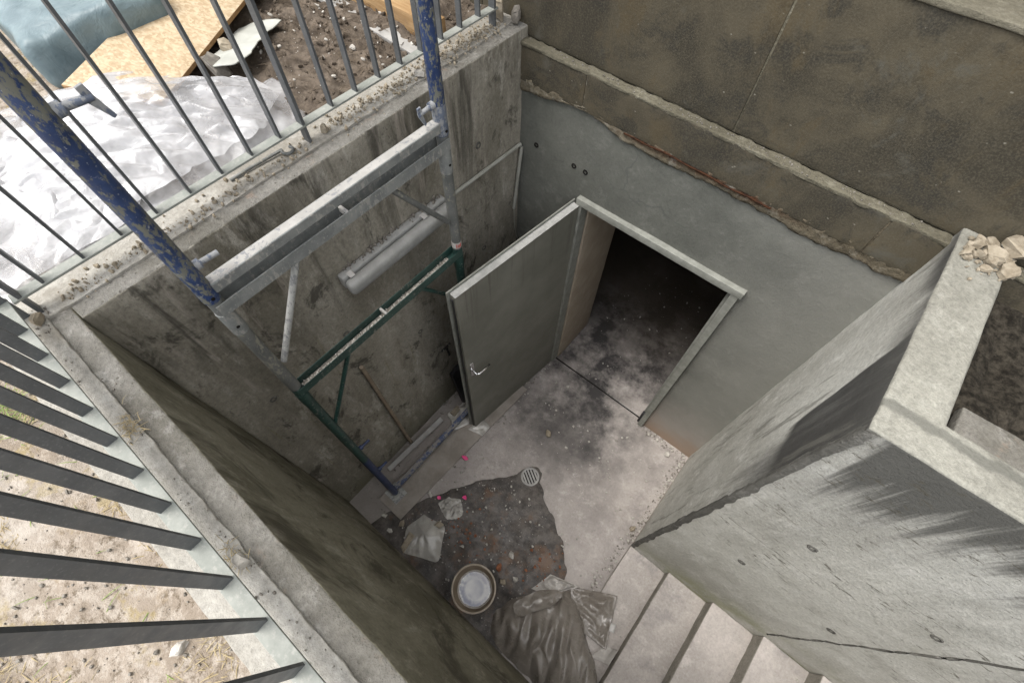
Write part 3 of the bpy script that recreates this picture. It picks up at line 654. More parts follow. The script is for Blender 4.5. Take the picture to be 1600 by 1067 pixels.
# door frame
fr = rbox('door_frame', (DX0-.016, -.034, DZ-.042), (DX1+.012, .055, DZ+.006), FRAME, bd, res=.05, r=.003, amp=.0012, freq=20)
bev(mobj('jamb', *join([box_data((DX1-.046, -.03, .0), (DX1-.002, .058, DZ-.043)), box_data((DX1-.062, .012, .0), (DX1-.0465, .052, DZ-.044))]), FRAME, fr), .002)
bev(mobj('jamb', *box_data((DX0-.012, -.028, .0), (DX0+.022, .058, DZ-.043)), FRAME, fr), .002)
bev(mobj('strike_plate', *box_data((DX1-.066, -.018, .03), (DX1-.0475, .010, .22)), BLACK, fr), .002)
bev(mobj('threshold', *box_data((DX0, .033, -.01), (DX1, .043, .0025)), HOLE, fr), .001)
for x in (.12, .382, .459): mobj('fixing_hole', *ring_data((x, -.001, 2.205), (0, -1, 0), .009, .016, .003), HOLE, bd, True)

# ================================================================== RAILINGS
bar_me = mesh('bar', *box_data((-.014, -.0042, 0), (.014, .0042, .93)), RAIL)
def railing(label, a, b, inward, positions, posts):
    a = Vector(a); b = Vector(b); d = (b-a).normalized(); root = thing('railing', label, 'railing', tuple(a))
    rz = math.atan2(inward[1], inward[0]); L = (b-a).length; q = Matrix.Translation(a) @ Matrix.Rotation(math.atan2(d.y, d.x), 4, 'Z')
    side = 1 if Vector((d.x, d.y, 0)).cross(Vector((*inward, 0))).z > 0 else -1
    def loc(v): return [tuple(q @ Vector(p)) for p in v]
    v, f = box_data((0, -.0195, .066), (L, .0195, .0745)); bev(mobj('bottom_rail', loc(v), f, PLATE, root), .0012)
    v, f = box_data((0, -.022, 1.0045), (L, .022, 1.014)); bev(mobj('top_rail', loc(v), f, RAIL, root), .0012)
    for s in positions:
        o = bpy.data.objects.new('bar', bar_me); COL.objects.link(o); o.parent = root
        o.location = tuple((a+d*s+Vector((0, 0, .0747)))-a); o.rotation_euler = (0, 0, rz+rng.normal(0, .006))
    for s in posts:
        v, f = box_data((s-.006, -.0185, -.02), (s+.006, .0185, 1.004)); bev(mobj('post', loc(v), f, RAIL, root), .0012)
    return root
Z0 = 2.795
railing('dark steel railing along the left wall top, in front of the plastic sheeting', (-.1125, -2.17, Z0), (-.1125, -.07, Z0), (1, 0),
        [.087+.1185*k for k in range(8)]+[.087+.1185*k for k in range(9, 17)], (.087+.1185*8-.02, .02, 2.08))
railing('dark steel railing in the foreground at bottom left, on the nearest wall', (-.13, -2.1965, Z0), (6.9, -2.1965, Z0), (0, 1),
        [.153+.1185*k for k in range(58) if k not in (25, 45)], (.012, .153+.1185*25, .153+.1185*45))

# ================================================================== SCAFFOLD FRAMES
SX, SY0, SY1, SR = .245, -1.80, -.80, .0242
def pin(post, z, y, sgn, m, wedge):
    v1 = tube_data((SX, y, z), (SX, y+sgn*.018, z), .0155, 14); v2 = tube_data((SX, y+sgn*.018, z), (SX, y+sgn*.072, z-.004), .0088, 12)
    pts = [v1, v2]
    o = mobj('lock_pin', *join(pts), m, post, True); autos(o)
    if wedge:
        y2 = y+sgn*.066
        v = [(SX-.004, y2-.010, z+.022), (SX-.004, y2+.006, z+.024), (SX-.004, y2+.010, z-.006), (SX-.004, y2+.022, z-.052), (SX-.004, y2+.014, z-.056), (SX-.004, y2-.008, z-.012)]
        v += [(SX+.004, b, c) for a, b, c in v]; n = 6
        f = [tuple(range(n-1, -1, -1)), tuple(range(n, 2*n))]+[(i, (i+1) % n, n+(i+1) % n, n+i) for i in range(n)]
        bev(mobj('wedge', v, f, m, o), .0015)
def channel(name, y0, y1, z, m, parent, w=.027, h=.05, t=.003):
    # U section open to the top
    pr = [(-w, h), (-w, 0), (w, 0), (w, h), (w-t, h), (w-t, t), (-w+t, t), (-w+t, h)]
    v = [(SX+a, y0, z+b) for a, b in pr]+[(SX+a, y1, z+b) for a, b in pr]; n = 8
    f = [(i, n+i, n+(i+1) % n, (i+1) % n) for i in range(n)]+[tuple(range(n)), tuple(range(2*n-1, n-1, -1))]
    return bev(mobj(name, v, f, m, parent), .0008, 1)
# lower frame
lf = thing('scaffold_frame', 'lowest scaffold frame, green with blue feet, standing on the muddy board', 'scaffolding', (SX, -1.3, 0))
for y, s in ((SY0, 1), (SY1, -1)):
    p = tube('post', (SX, y, .055), (SX, y, 2.145), SR, GREEN, lf)
    tube('blue_foot', (SX, y, .052), (SX, y, 1.02), SR+.0006, BLUE_D, p)
    tube('collar', (SX, y, 2.00), (SX, y, 2.085), SR+.002, GREEN, p)
    bev(mobj('base_plate', *box_data((SX-.07, y-.06, .023), (SX+.07, y+.06, .029)), WHITEPAINT, p), .002)
    tube('spindle', (SX, y, .029), (SX, y, .06), .017, GALV, p)
    for z in (1.19, .70): pin(p, z, y+s*SR, s, BLUE_D, False)
    tube('brace', (SX, SY0+.275 if s > 0 else SY1-.28, 2.09), (SX, y+s*.02, 1.655 if s > 0 else 1.72), .011, GREEN, lf)
u = channel('top_channel', SY0-.01, SY1+.01, 2.095, GREEN, lf)
bev(mobj('channel_tie', *box_data((SX-.0235, -1.306, 2.125), (SX+.0235, -1.294, 2.143)), DUSTY, u), .001)
bev(mobj('bottom_bar', *box_data((SX-.02, SY0+.02, .10), (SX+.02, SY1-.02, .135)), BLUE_BAR, lf), .004)
# middle frame
mf = thing('scaffold_frame', 'short grey galvanised scaffold frame between the green one and the blue posts', 'scaffolding', (SX, -1.3, 2.15))
for y, s in ((SY0, 1), (SY1, -1)):
    p = tube('post', (SX, y, 2.147), (SX, y, 2.80), SR, GALV_D, mf)
    tube('swaged_collar', (SX, y, 2.62), (SX, y, 2.735), SR+.0025, GALV, p)
    mobj('hole', *tube_data((SX+.024, y-.002, 2.665), (SX+.0275, y-.002, 2.665), .006, 10), HOLE, p)
    a = (SX, SY0+.275, 2.72) if s > 0 else (SX, SY1-.285, 2.72); b = (SX, y+s*.036, 2.335 if s > 0 else 2.35)
    tube('brace', a, b, .0125, WHITEPAINT if s > 0 else GALV_D, mf)
    if s < 0:
        tube('sticker', (SX, y, 2.158), (SX, y, 2.195), SR+.0008, STICKER, p)
        for k in range(4):
            t = -.75+.3*k; c = (SX+math.cos(t)*(SR+.0012), y+math.sin(t)*(SR+.0012)); mobj('print_mark', *box_data((c[0]-.0005, c[1]-.0025, 2.163+.002*(k % 2)), (c[0]+.0006, c[1]+.0025, 2.189-.003*(k % 3))), RED, p)
u = channel('top_channel', SY0-.012, SY1+.012, 2.735, GALV, mf, w=.028, h=.052)
bev(mobj('channel_tie', *box_data((SX-.0245, -1.300, 2.758), (SX+.0245, -1.287, 2.782)), DUSTY, u), .001)
# upper frame
uf = thing('scaffold_frame', 'upper scaffold frame with tall chipped blue posts and a cement-dusted crossbar', 'scaffolding', (SX, -1.3, 2.8))
for y, s in ((SY0, 1), (SY1, -1)):
    p = tube('post', (SX, y, 2.80), (SX, y, 4.62), SR+.0022, BLUE, uf, 24)
    tube('scraped_collar', (SX, y, 2.803), (SX, y, 2.925 if s < 0 else 2.84), SR+.003, BLUE_W if s < 0 else BLUE, p)
    pin(p, 2.93, y+s*SR, s, BLUE_W, s < 0)
    if s > 0: pin(p, 3.405, y+s*SR, s, BLUE_W, True)
    v, f = tube_data((SX+.022, y, 2.822), (SX+.0295, y, 2.822), .006, 10); mobj('hole', v, f, HOLE, p)
cb = mobj('crossbar', *box_data((SX-.021, SY0+.02, 2.822), (SX+.021, SY1-.02, 2.862)), [GALV, DUSTY], uf); cb.data.polygons[1].material_index = 1; bev(cb, .004)
channel('top_channel', SY0-.01, SY1+.01, 4.60, BLUE, uf)
bev(mobj('dust_fill', *box_data((SX-.0225, SY0+.03, 2.0982), (SX+.0225, SY1-.06, 2.1015)), CHIP_D, lf), .001)
r_ = np.random.default_rng(3)
scatter('cement_crumbs', [(SX+r_.normal(0, .009), r_.uniform(SY0+.03, SY1-.06), 2.1010) for _ in range(1300)], .003, .012, CHIP, None, .5, 4, 'pale cement crumbs filling the green scaffold channel', 'crumbs')

# ================================================================== DOOR
dr = thing('steel_door', 'open grey steel door with a lever handle, swung out over the floor', 'door', (.476, -.03, 0), rz=-math.atan2(.105, .935))
def dl(name, lo, hi, m, w=.0015, parent=None):
    o = link(name, mesh(name, *box_data(lo, hi), m), parent or dr, False); bev(o, w); return o
leaf = dl('leaf', (-.044, -.945, .014), (0, 0, 1.992), [DOOR, DOOR_TOP]); 
for p in leaf.data.polygons:
    if p.normal.z > .9: p.material_index = 1
dl('rebate_flange', (-.052, -.965, .008), (-.0445, .012, 2.008), FRAME, .001)
dl('edge_seal', (-.030, -.951, .03), (-.018, -.9455, 1.96), BLACK, .001)
hr = dl('handle', (.0005, -.915, 1.02), (.006, -.885, 1.20), CHROME, .002)
hv, hf = join([tube_data((.004, -.90, 1.10), (.052, -.90, 1.10), .008, 12), path_data([(.05, -.90, 1.10), (.054, -.885, 1.10), (.054, -.84, 1.10), (.050, -.785, 1.101)], .008, 10)])
link('lever', mesh('lever', hv, hf, CHROME, True), hr, False)
hv, hf = join([tube_data((-.044, -.90, 1.10), (-.098, -.90, 1.10), .0075, 12), tube_data((-.094, -.90, 1.10), (-.098, -.79, 1.10), .0075, 12)])
link('lever', mesh('lever', hv, hf, CHROME, True), hr, False)
for z in (.3, 1.0, 1.75):
    link('hinge', mesh('hinge', *tube_data((.002, .010, z), (.002, .010, z+.09), .009, 12), FRAME, True), dr, False)

# ================================================================== THINGS ON THE LEFT WALL
lp = thing('wall_lamp', 'long grey fluorescent lamp fitting on the left wall, rubble on top', 'lamp', (0, -1.0, 2.2))
rbox('lamp_base', (.0015, -1.335, 2.165), (.045, -.655, 2.245), PLASTIC_GREY, lp, res=.03, r=.010)
rbox('lamp_cover', (.047, -1.340, 2.158), (.108, -.650, 2.240), PLASTIC_GREY, lp, res=.02, r=.026, amp=.0008)
for y in (-1.29, -.82): bev(mobj('clip', *box_data((.030, y-.014, 2.2405), (.068, y+.014, 2.2475)), STICKER, lp), .002)
r_ = np.random.default_rng(5)
scatter('lamp_rubble', [(abs(r_.normal(.006, .012))+.002, r_.uniform(-1.3, -.68), 2.243) for _ in range(130)], .006, .024, CHIP_D, None, .7, 8, 'crumbled mortar caught on top of the wall lamp', 'rubble')
o = tube('conduit_pipe', (.014, -.655, 2.19), (.014, -.012, 2.165), .011, CONDUIT); tag(o, 'pale conduit pipe running level along the left wall into the corner', 'pipe')
o = tube('conduit_pipe', (.020, -.008, 2.145), (.016, -.062, 1.70), .011, CONDUIT); tag(o, 'pale loose conduit pipe hanging down in the corner by the grey plaster', 'pipe')
pts = [(.014, -.058, 1.72), (.012, -.052, 1.62), (.014, -.045, 1.5), (.02, -.02, 1.38), (.04, -.012, 1.30), (.05, -.02, 1.1), (.045, -.03, .6)]
tag(mobj('cable', *path_data(pts, .0032, 6), CONDUIT, None, True), 'thin pale cable hanging below the loose conduit behind the door', 'cable')
wb = thing('wall_bracket', 'small dark perforated bracket fixed low on the left wall', 'bracket', (0, -.83, .85))
bev(mobj('plate', *box_data((.001, -.878, .832), (.006, -.782, .856)), BLACK, wb), .001)
for y in (-.86, -.80): mobj('hole', *tube_data((.006, y, .844), (.008, y, .844), .006, 8), STICKER, wb)
for k in range(5): mobj('link', *ring_data((.005, -.825+.003*k, .815-.027*k), (1, .4*(k % 2), 0), .006, .012, .004), BLACK, wb, True)
bp = rbox('black_panel', (-.018, -.125, 0), (.018, .125, .50), BLACK, None, res=.08, r=.006); bp.location = (.115, -.745, .012); bp.rotation_euler = (0, R(-9), R(6))
tag(bp, 'black plastic panel leaning on the left wall behind the open door', 'panel')

# ================================================================== THINGS ON THE FLOOR
V, F, t = rbox_data((.205, -1.92, .010), (.455, -.40, .022), res=(.03, .03, .02), r=.003, amp=.0012, freq=6, seed=81)
a = R(-3.0); V[:, 0] += (V[:, 1]+1.2)*math.tan(-a)*.9
tag(mobj('base_board', V, F, BOARD, None, True), 'long thin muddy board lying under the scaffold feet', 'board')
bt = thing('broom_stick', 'bare wooden broom stick leaning against the left wall', 'stick', (.05, -1.42, 0))
tube('shaft', (.040, -1.425, .024), (.018, -1.455, 1.50), .0135, WOOD, bt, 14)
o = rbox('white_strip', (-.022, -.30, -.012), (.022, .30, .012), WHITEWOOD, None, res=.05, r=.006, amp=.0008)
o.location = (.085, -1.41, .055); o.rotation_euler = (R(0), R(24), R(-3)); tag(o, 'pale painted wood strip lying against the foot of the left wall', 'strip')
def sheet_obj(name, corners, n, m, amp, freq, seed, lift=.012, parent=None, floor=None, jit=.0, thick=.0012):
    c = np.array(corners, float); u = np.linspace(0, 1, n[0]); w = np.linspace(0, 1, n[1]); U, W_ = np.meshgrid(u, w, indexing='ij'); U = U.ravel()[:, None]; W_ = W_.ravel()[:, None]
    P = c[0]*(1-U)*(1-W_)+c[1]*U*(1-W_)+c[2]*U*W_+c[3]*(1-U)*W_
    q = P.copy(); q[:, 2] = 0; h = fbm(q, freq, 4, seed, .55, True); h = h-np.percentile(h, 8)
    rim = np.clip(np.minimum(np.minimum(U, 1-U), np.minimum(W_, 1-W_))[:, 0]/.15, .35, 1)
    P[:, 2] += lift+np.maximum(h, 0)*amp*rim
    if jit:
        for k in range(2): P[:, k] += jit*fbm(q, 6, 3, seed+k+3)
    if floor is not None: P[:, 2] += floor(P[:, 0])
    o = mobj(name, P, grid_faces(*n), m, parent, True)
    sm = o.modifiers.new('thickness', 'SOLIDIFY'); sm.thickness = thick
    return o
cb_ = thing('clear_bag', 'crumpled clear plastic bag with tan tape on the wet floor', 'bag', (.65, -1.9, .01))
crumple('film', [(.605,-2.075),(.74,-2.01),(.872,-1.955),(.80,-1.84),(.725,-1.722),(.62,-1.76),(.535,-1.77),(.515,-1.87),(.50,-1.935),(.55,-2.0)], lambda P, d: .016+.028*np.clip(d/.05, 0, 1), CLEARBAG, cb_, .034, 421, (1., 1.7), R(50), .016, (.5, 1.), jit=.004, soft=False)
sheet_obj('tape', [(.575, -2.055, 0), (.625, -2.075, 0), (.60, -1.93, 0), (.548, -1.935, 0)], (8, 14), CHIP_T, .004, 9, 91, .052, cb_)
sheet_obj('tape', [(.66, -1.78, 0), (.71, -1.77, 0), (.72, -1.725, 0), (.67, -1.73, 0)], (8, 8), CHIP_T, .004, 9, 92, .052, cb_)
crumple('plastic_scrap', [(.56,-1.64),(.72,-1.70),(.80,-1.58),(.70,-1.49),(.60,-1.54)], lambda P, d: .014+.010*np.clip(d/.04, 0, 1), CLEARBAG, None, .017, 422, (1., 1.2), 0, .022, (.5, 1.), jit=.02, soft=False)
tag(bpy.data.objects['plastic_scrap'], 'small shiny clear plastic scrap on the wet floor beside pink chips', 'plastic scrap')
o = sheet_obj('plastic_scrap', [(.10, -1.05, 0), (.26, -1.10, 0), (.36, -.80, 0), (.16, -.72, 0)], (30, 30), CLEARBAG, .02, 6, 94, .024, jit=.015)
tag(o, 'milky plastic sheet on the board end at the open door', 'plastic scrap')
o = sheet_obj('plastic_scrap', [(.33, -1.02, 0), (.46, -1.00, 0), (.47, -.88, 0), (.36, -.87, 0)], (16, 16), CLEARBAG, .008, 6, 95, .024, jit=.008)
tag(o, 'white film scrap under the free corner of the open door', 'plastic scrap')
o = rbox('tan_block', (.115, -1.02, .03), (.165, -.93, .05), CHIP_T, None, res=.02, r=.004, amp=.001); tag(o, 'small tan wood block lying by the blue bottom bar', 'block')
# bucket with rain water
BC = Vector((1.205, -1.905, .012)); bk = thing('water_bucket', 'round brown builders bucket half full of water reflecting the sky', 'bucket', tuple(BC))
def lathe(pr, n=56, wob=None):
    v = []; f = []
    for k, (r, z) in enumerate(pr):
        for i in range(n):
            t = 2*math.pi*i/n; rr = r*(1+(wob[k][i] if wob is not None and wob[k] is not None else 0)); v.append((BC.x+math.cos(t)*rr, BC.y+math.sin(t)*rr, BC.z+z))
    for k in range(len(pr)-1):
        for i in range(n): f.append((k*n+i, k*n+(i+1) % n, (k+1)*n+(i+1) % n, (k+1)*n+i))
    return v, f
v, f = lathe([(0, 0), (.110, 0), (.115, .006), (.150, .232), (.146, .232), (.112, .012), (0, .012)]); mobj('shell', v, f, BUCKET, bk, True)
v, f = lathe([(.1475, .226), (.1555, .226), (.158, .234), (.1565, .242), (.150, .244), (.1450, .240), (.1445, .230), (.1475, .226)]); mobj('rim', v, f, RIM, bk, True)
n = 72; t_ = 2*math.pi*np.arange(n)/n; wob = .028*fbm(p3(np.cos(t_)*3, np.sin(t_)*3), 2., 3, 5)
v, f = lathe([(.0001, .098), (.06, .098), (.112, .098), (.1165, .0985), (.121, .1005)], n, [None, None, wob, wob, wob]); mobj('water', v, f, WATER, bk, True)
v, f = lathe([(.1135, .0995), (.116, .1025), (.1195, .1035), (.1255, .102)], n, [wob, wob, wob, wob*.4]); mobj('scum_line', v, f, PAPER, bk, True)
hp = [(BC.x+math.cos(t)*.163, BC.y+math.sin(t)*.163*1.0, BC.z+.225-.03*math.sin((t-2.3)/1.75*math.pi)) for t in np.linspace(2.3, 4.05, 20)]
mobj('bail', *path_data(hp, .003, 6), GALV_D, bk, True)
# grey rubbish bag lying over the first steps
def stair_z(x): return np.interp(x, [1.88, 1.95, 2.19, 2.25, 2.5, 2.56], [0, .034, .036, .145, .147, .28])
ol = [(1.66,-1.52),(1.57,-1.63),(1.45,-1.78),(1.40,-1.93),(1.45,-2.05),(1.58,-2.078),(1.75,-2.08),(1.95,-2.08),(2.12,-2.07),(2.22,-1.96),(2.24,-1.84),(2.19,-1.74),(2.06,-1.66),(1.96,-1.58),(1.88,-1.51),(1.80,-1.46),(1.72,-1.45)]
gb = thing('rubbish_bag', 'crumpled dusty grey rubbish bag slumped over the foot of the steps', 'bag', (1.8, -1.8, .01))
crumple('bag_film', ol, lambda P, d: stair_z(P[:, 0])+.012+.14*np.sqrt(np.clip(1-(1-np.clip(d/.17, 0, 1))**2, 0, 1)), GREYBAG, gb, .038, 411, (1., 2.9), R(24), .062, (.3, .95), 2, .008)
crumple('bag_fold', [(1.47,-1.80),(1.56,-1.62),(1.67,-1.52),(1.74,-1.52),(1.70,-1.64),(1.62,-1.74),(1.56,-1.86)], lambda P, d: stair_z(P[:, 0])+.135+.04*np.clip(d/.06, 0, 1), GREYBAG, gb, .026, 412, (1., 1.5), R(-35), .03, (.3, .95), 2, .006)
ts = thing('folded_tarp', 'flat folded grey plastic tarp with a white tag on the lowest steps', 'tarp', (1.95, -1.45, .05))
sheet_obj('film', [(1.73, -1.44, .02), (1.93, -1.62, .02), (2.16, -1.60, .0), (2.035, -1.27, .0)], (50, 50), GREYBAG, .028, 4.5, 97, .012, ts, stair_z, .006)
sheet_obj('tag', [(2.105, -1.50, .0), (2.14, -1.485, .0), (2.125, -1.43, .0), (2.09, -1.445, .0)], (4, 5), STICKER, .001, 9, 98, .056, ts, stair_z)
o = sheet_obj('paper_sheet', [(1.53, -1.63, 0), (1.64, -1.60, 0.03), (1.78, -1.40, .02), (1.57, -1.475, 0)], (40, 40), PAPER, .05, 5, 99, .012, jit=.012)
tag(o, 'crumpled pale grey paper sheet tucked behind the rubbish bag', 'paper')
o = sheet_obj('paper_scrap', [(2.10, -1.70, 0), (2.22, -1.66, 0), (2.21, -1.56, 0), (2.14, -1.585, 0)], (20, 20), PAPER, .02, 7, 101, .012, floor=stair_z, jit=.01)
tag(o, 'torn pale paper scrap between the tarp and the second step', 'paper')
# floor drain
dn = thing('floor_drain', 'round slotted metal drain cover set in the floor', 'drain', (1.0, -.995, 0))
D0 = (1.0, -.995)
def disc(c, r, z, n=40, rn=0.): return [(c[0]+math.cos(2*math.pi*i/n)*r, c[1]+math.sin(2*math.pi*i/n)*r, z) for i in range(n)]
mobj('sump', disc(D0, .070, .0125), [tuple(range(40))], HOLE, dn)
v = disc(D0, .078, .008)+disc(D0, .076, .0165)+disc(D0, .062, .0165)+disc(D0, .060, .012); mobj('ring', v, [(k*40+i, k*40+(i+1) % 40, (k+1)*40+(i+1) % 40, (k+1)*40+i) for k in range(3) for i in range(40)], DRAIN, dn, True)
for k in range(-2, 3):
    w = math.sqrt(max(0, .063**2-(.0235*k)**2)); a = R(150); d = Vector((math.cos(a), math.sin(a), 0)); e = Vector((-d.y, d.x, 0)); c = Vector((*D0, .0145))+e*.0235*k
    v = [tuple(c+d*sx*w+e*sy*.0068+Vector((0, 0, sz))) for sz in (-.002, .0018) for sx, sy in ((-1, -1), (1, -1), (1, 1), (-1, 1))]
    mobj('grate_bar', v, [(3, 2, 1, 0), (4, 5, 6, 7), (0, 1, 5, 4), (1, 2, 6, 5), (2, 3, 7, 6), (3, 0, 4, 7)], DRAIN, dn)
# rubble pieces one can pick out
def piece(name, p, s, m, label, cat, seed, flat=.55, group=None):
    v, f = chip_data((0, 0, 0), s, flat, seed, 5 if s > .055 else 6); o = link(name, mesh(name, v, f, m)); o.location = p; return tag(o, label, cat, group)
piece('mortar_lump', (1.255, -1.56, .011), .07, CHIP, 'pale pinkish mortar lump in the middle of the wet patch', 'rubble', 11)
piece('brick_fragment', (1.245, -1.69, .011), .075, BRICK, 'red brick fragment on the wet patch above the bucket', 'rubble', 12)
piece('mortar_lump', (1.39, -1.66, .011), .05, CHIP, 'white mortar lump on the wet floor above the paper sheet', 'rubble', 13)
piece('mortar_lump', (1.33, -1.74, .011), .06, CHIP_T, 'tan mortar lump on the wet floor between bucket and bag', 'rubble', 14)
piece('wood_offcut', (.455, -1.93, .012), .075, CHIP_T, 'tan wood offcut beside the end of the muddy board', 'offcut', 15, .4)
piece('mortar_lump', (.30, -1.98, .01), .06, CHIP, 'flat white chip on the floor beside the scaffold base plate', 'rubble', 16, .25)
piece('mortar_lump', (.415, -2.03, .01), .06, CHIP, 'white chip at the foot of the nearest wall by the clear bag', 'rubble', 17, .3)
piece('mortar_lump', (.465, -1.63, .011), .055, CHIP, 'round pale chip at the left rim of the wet patch', 'rubble', 18, .35)
piece('mortar_lump', (.90, -.62, .006), .07, CHIP_T, 'pale crumbly lump on the dark floor in front of the doorway', 'rubble', 19, .4)
piece('mortar_lump', (1.78, -.10, .006), .075, CHIP, 'grey stone chip on the floor at the corner right of the doorway', 'rubble', 20, .35)
piece('mortar_lump', (1.87, -.80, .006), .06, CHIP_T, 'tan chip at the foot of the corner wall', 'rubble', 22, .5)
for k, (x, y, s) in enumerate(((.49, -1.22, .035), (.53, -1.26, .026), (.51, -1.20, .018), (.66, -1.50, .03), (.78, -1.37, .024))):
    pass
piece('plastic_chip', (.485, -1.235, .011), .06, PINK, 'largest bright pink plastic chip, on the dry floor next to the board', 'chip', 31, .2)
piece('plastic_chip', (.535, -1.60, .012), .038, PINK, 'bright pink chip at the upper left rim of the wet patch', 'chip', 32, .25)
piece('plastic_chip', (.70, -1.47, .012), .042, PINK, 'bright pink chip lying on the wet floor below the drain', 'chip', 33, .25)
r_ = np.random.default_rng(9)
def pts_in(n, fn): return [fn() for _ in range(n)]
L = pts_in(520, lambda: (r_.uniform(.45, 1.6), r_.uniform(-2.05, -1.1), .011))
L = [p for p in L if math.hypot(p[0]-1.205, p[1]+1.905) > .17]
scatter('wet_patch_grit', L, .004, .026, CHIP, None, .4, 21, 'pale crumbs strewn over the wet patch', 'grit', 4)
scatter('brown_crumbs', [(r_.normal(.85, .18), r_.normal(-1.66, .12), .011) for _ in range(90)]+[(r_.normal(1.48, .09), r_.normal(-1.52, .1), .011) for _ in range(70)], .006, .03, BRICK, None, .35, 22, 'reddish brown crumbs on the wet floor', 'grit', 3)
L = [(1.936-abs(r_.normal(0, .035))-.004, r_.uniform(-.9, -.02), .003) for _ in range(150)]+[(r_.uniform(1.5, 1.92), -abs(r_.normal(0, .04))-.006, .003) for _ in range(90)]
L += [(r_.uniform(.5, 1.9), r_.uniform(-.95, -.05), .002) for _ in range(110)]+[(r_.uniform(1.3, 1.92), r_.uniform(-1.4, -.4), .002) for _ in range(60)]
L += [(.42+abs(r_.normal(0, .06)), r_.uniform(-.8, -.05), .003) for _ in range(120)]
L += [(1.91-abs(r_.normal(0, .05)), r_.uniform(-1.35, -.9), .003) for _ in range(70)]
scatter('floor_grit', L, .004, .030, CHIP, None, .45, 23, 'pale grit along the wall feet and across the dry floor', 'grit', 4)
scatter('floor_grit', [(r_.uniform(.01, .5), r_.uniform(-2.07, -.3), .004) for _ in range(160)]+[(abs(r_.normal(0, .05)), r_.uniform(-1.1, -.6), .004) for _ in range(80)], .004, .03, CHIP_D, None, .4, 24, 'grey dirt crumbs along the foot of the left wall', 'grit', 3)
scatter('wall_foot_grit', [(1.936-abs(r_.normal(0, .03))-.004, r_.uniform(-.9, -.02), .003) for _ in range(260)]+[(1.91-abs(r_.normal(0, .035)), r_.uniform(-1.4, -.9), .003) for _ in range(120)]+[(r_.uniform(1.45, 1.92), -abs(r_.normal(0, .035))-.006, .003) for _ in range(130)]+[(.44+abs(r_.normal(0, .03)), r_.uniform(-.9, -.05), .003) for _ in range(160)], .003, .02, CHIP_D, None, .4, 35, 'brown grey grit along the foot of the corner wall and plaster', 'grit', 3)
scatter('room_grit', [(r_.uniform(.55, 1.5), r_.uniform(.06, 1.6), .0) for _ in range(130)], .005, .024, CHIP, None, .3, 25, 'white crumbs scattered over the dark floor inside the doorway', 'grit', 4)
for k in range(7):
    pass
L = []
for k in range(5):
    x0 = 1.93+.302*k; L += [(x0+.302-abs(r_.normal(0, .04))-.01, r_.uniform(-2.05, -.92), zs[k]) for _ in range(22)]+[(x0+r_.uniform(.02, .28), r_.uniform(-2.05, -.93), zs[k]) for _ in range(10)]
scatter('step_grit', L, .004, .02, CHIP, None, .45, 26, 'pale grit lying on the treads of the steps', 'grit', 4)

# ================================================================== BITS ON THE COPINGS
zc = ZT+.012
piece('brick_fragment', (-.062, -2.168, zc), .045, CHIP_T, 'tan brick chip on the coping corner at far left', 'rubble', 41, .6)
piece('mortar_lump', (.935, -2.165, zc-.002), .04, CHIP, 'white pebble on the nearest coping beside the foreground railing', 'rubble', 42, .7)
piece('mortar_lump', (-.085, -.60, zc), .06, CHIP, 'pale flat stone on the left coping behind the right blue post', 'rubble', 43, .4)
piece('mortar_lump', (-.125, -.035, zc), .085, CHIP_T, 'pale lump on the left coping at the end post by the stone wall', 'rubble', 44, .8)
piece('mortar_lump', (-.05, .005, zc), .055, CHIP_D, 'grey lump on the left coping touching the stone wall', 'rubble', 45, .8)
piece('mortar_lump', (-.10, -1.085, zc), .035, CHIP_T, 'tan pebble on the left coping at the foot of the middle railing post', 'rubble', 46, .8)
hk = [(-.112+.02*math.cos(t), -1.245+.02*math.sin(t), zc+.010) for t in np.linspace(2.2, -2.6, 16)]+[(-.135, -1.30, zc+.008), (-.14, -1.40, zc+.008), (-.142, -1.47, zc+.006)]
tag(mobj('steel_hook', *path_data(hk, .0058, 8), GALV_D, None, True), 'bent grey steel hook lying on the left coping below the railing', 'hook')
def slabs(n, fn, seed):
    return [fn() for _ in range(n)]
L = [(-.10+r_.normal(0, .022), r_.uniform(-2.1, -1.15), zc-.003) for _ in range(420)]+[(-.11+r_.normal(0, .03), r_.uniform(-1.1, -.05), zc-.003) for _ in range(1200)]
L += [(r_.uniform(-.19, -.06), r_.uniform(-.5, .0), zc-.003) for _ in range(120)]
scatter('coping_crumbs', L, .002, .017, CHIP_T, None, .6, 27, 'sandy crumbs strewn along the left coping under the railing', 'crumbs', 3)
L = [(r_.uniform(-.15, 1.6), -2.165+r_.normal(0, .018), zc-.003) for _ in range(150)]
scatter('coping_crumbs', L, .002, .010, CHIP_D, None, .6, 28, 'fine grit along the nearest coping', 'crumbs', 3)
for k, (x, y, s, sd_) in enumerate(((2.045, -.065, .075, 1), (2.085, -.015, .10, 2), (2.02, -.012, .055, 3), (2.088, -.115, .065, 4), (1.985, -.03, .04, 5), (2.03, -.13, .038, 6))):
    piece('broken_stone', (x, y, ZT+.002+(.02 if k == 1 else 0)), s, CHIP_T, ['flat broken stone in the heap on the right coping, middle one', 'largest broken stone of the heap on the right coping, against the facade',
          'small broken stone at the back of the heap on the right coping', 'broken stone at the front right edge of the heap on the right coping', 'leftmost little stone of the heap on the right coping', 'small front stone of the heap on the right coping'][k], 'rubble', 130+sd_, .38, 'broken stones heaped on the right coping')
scatter('stone_crumbs', [(r_.uniform(1.96, 2.105), -abs(r_.normal(0, .07))-.01, ZT) for _ in range(170)], .005, .042, CHIP_T, None, .5, 29, 'sandy crumbs around the stone heap on the right coping', 'crumbs', 3)
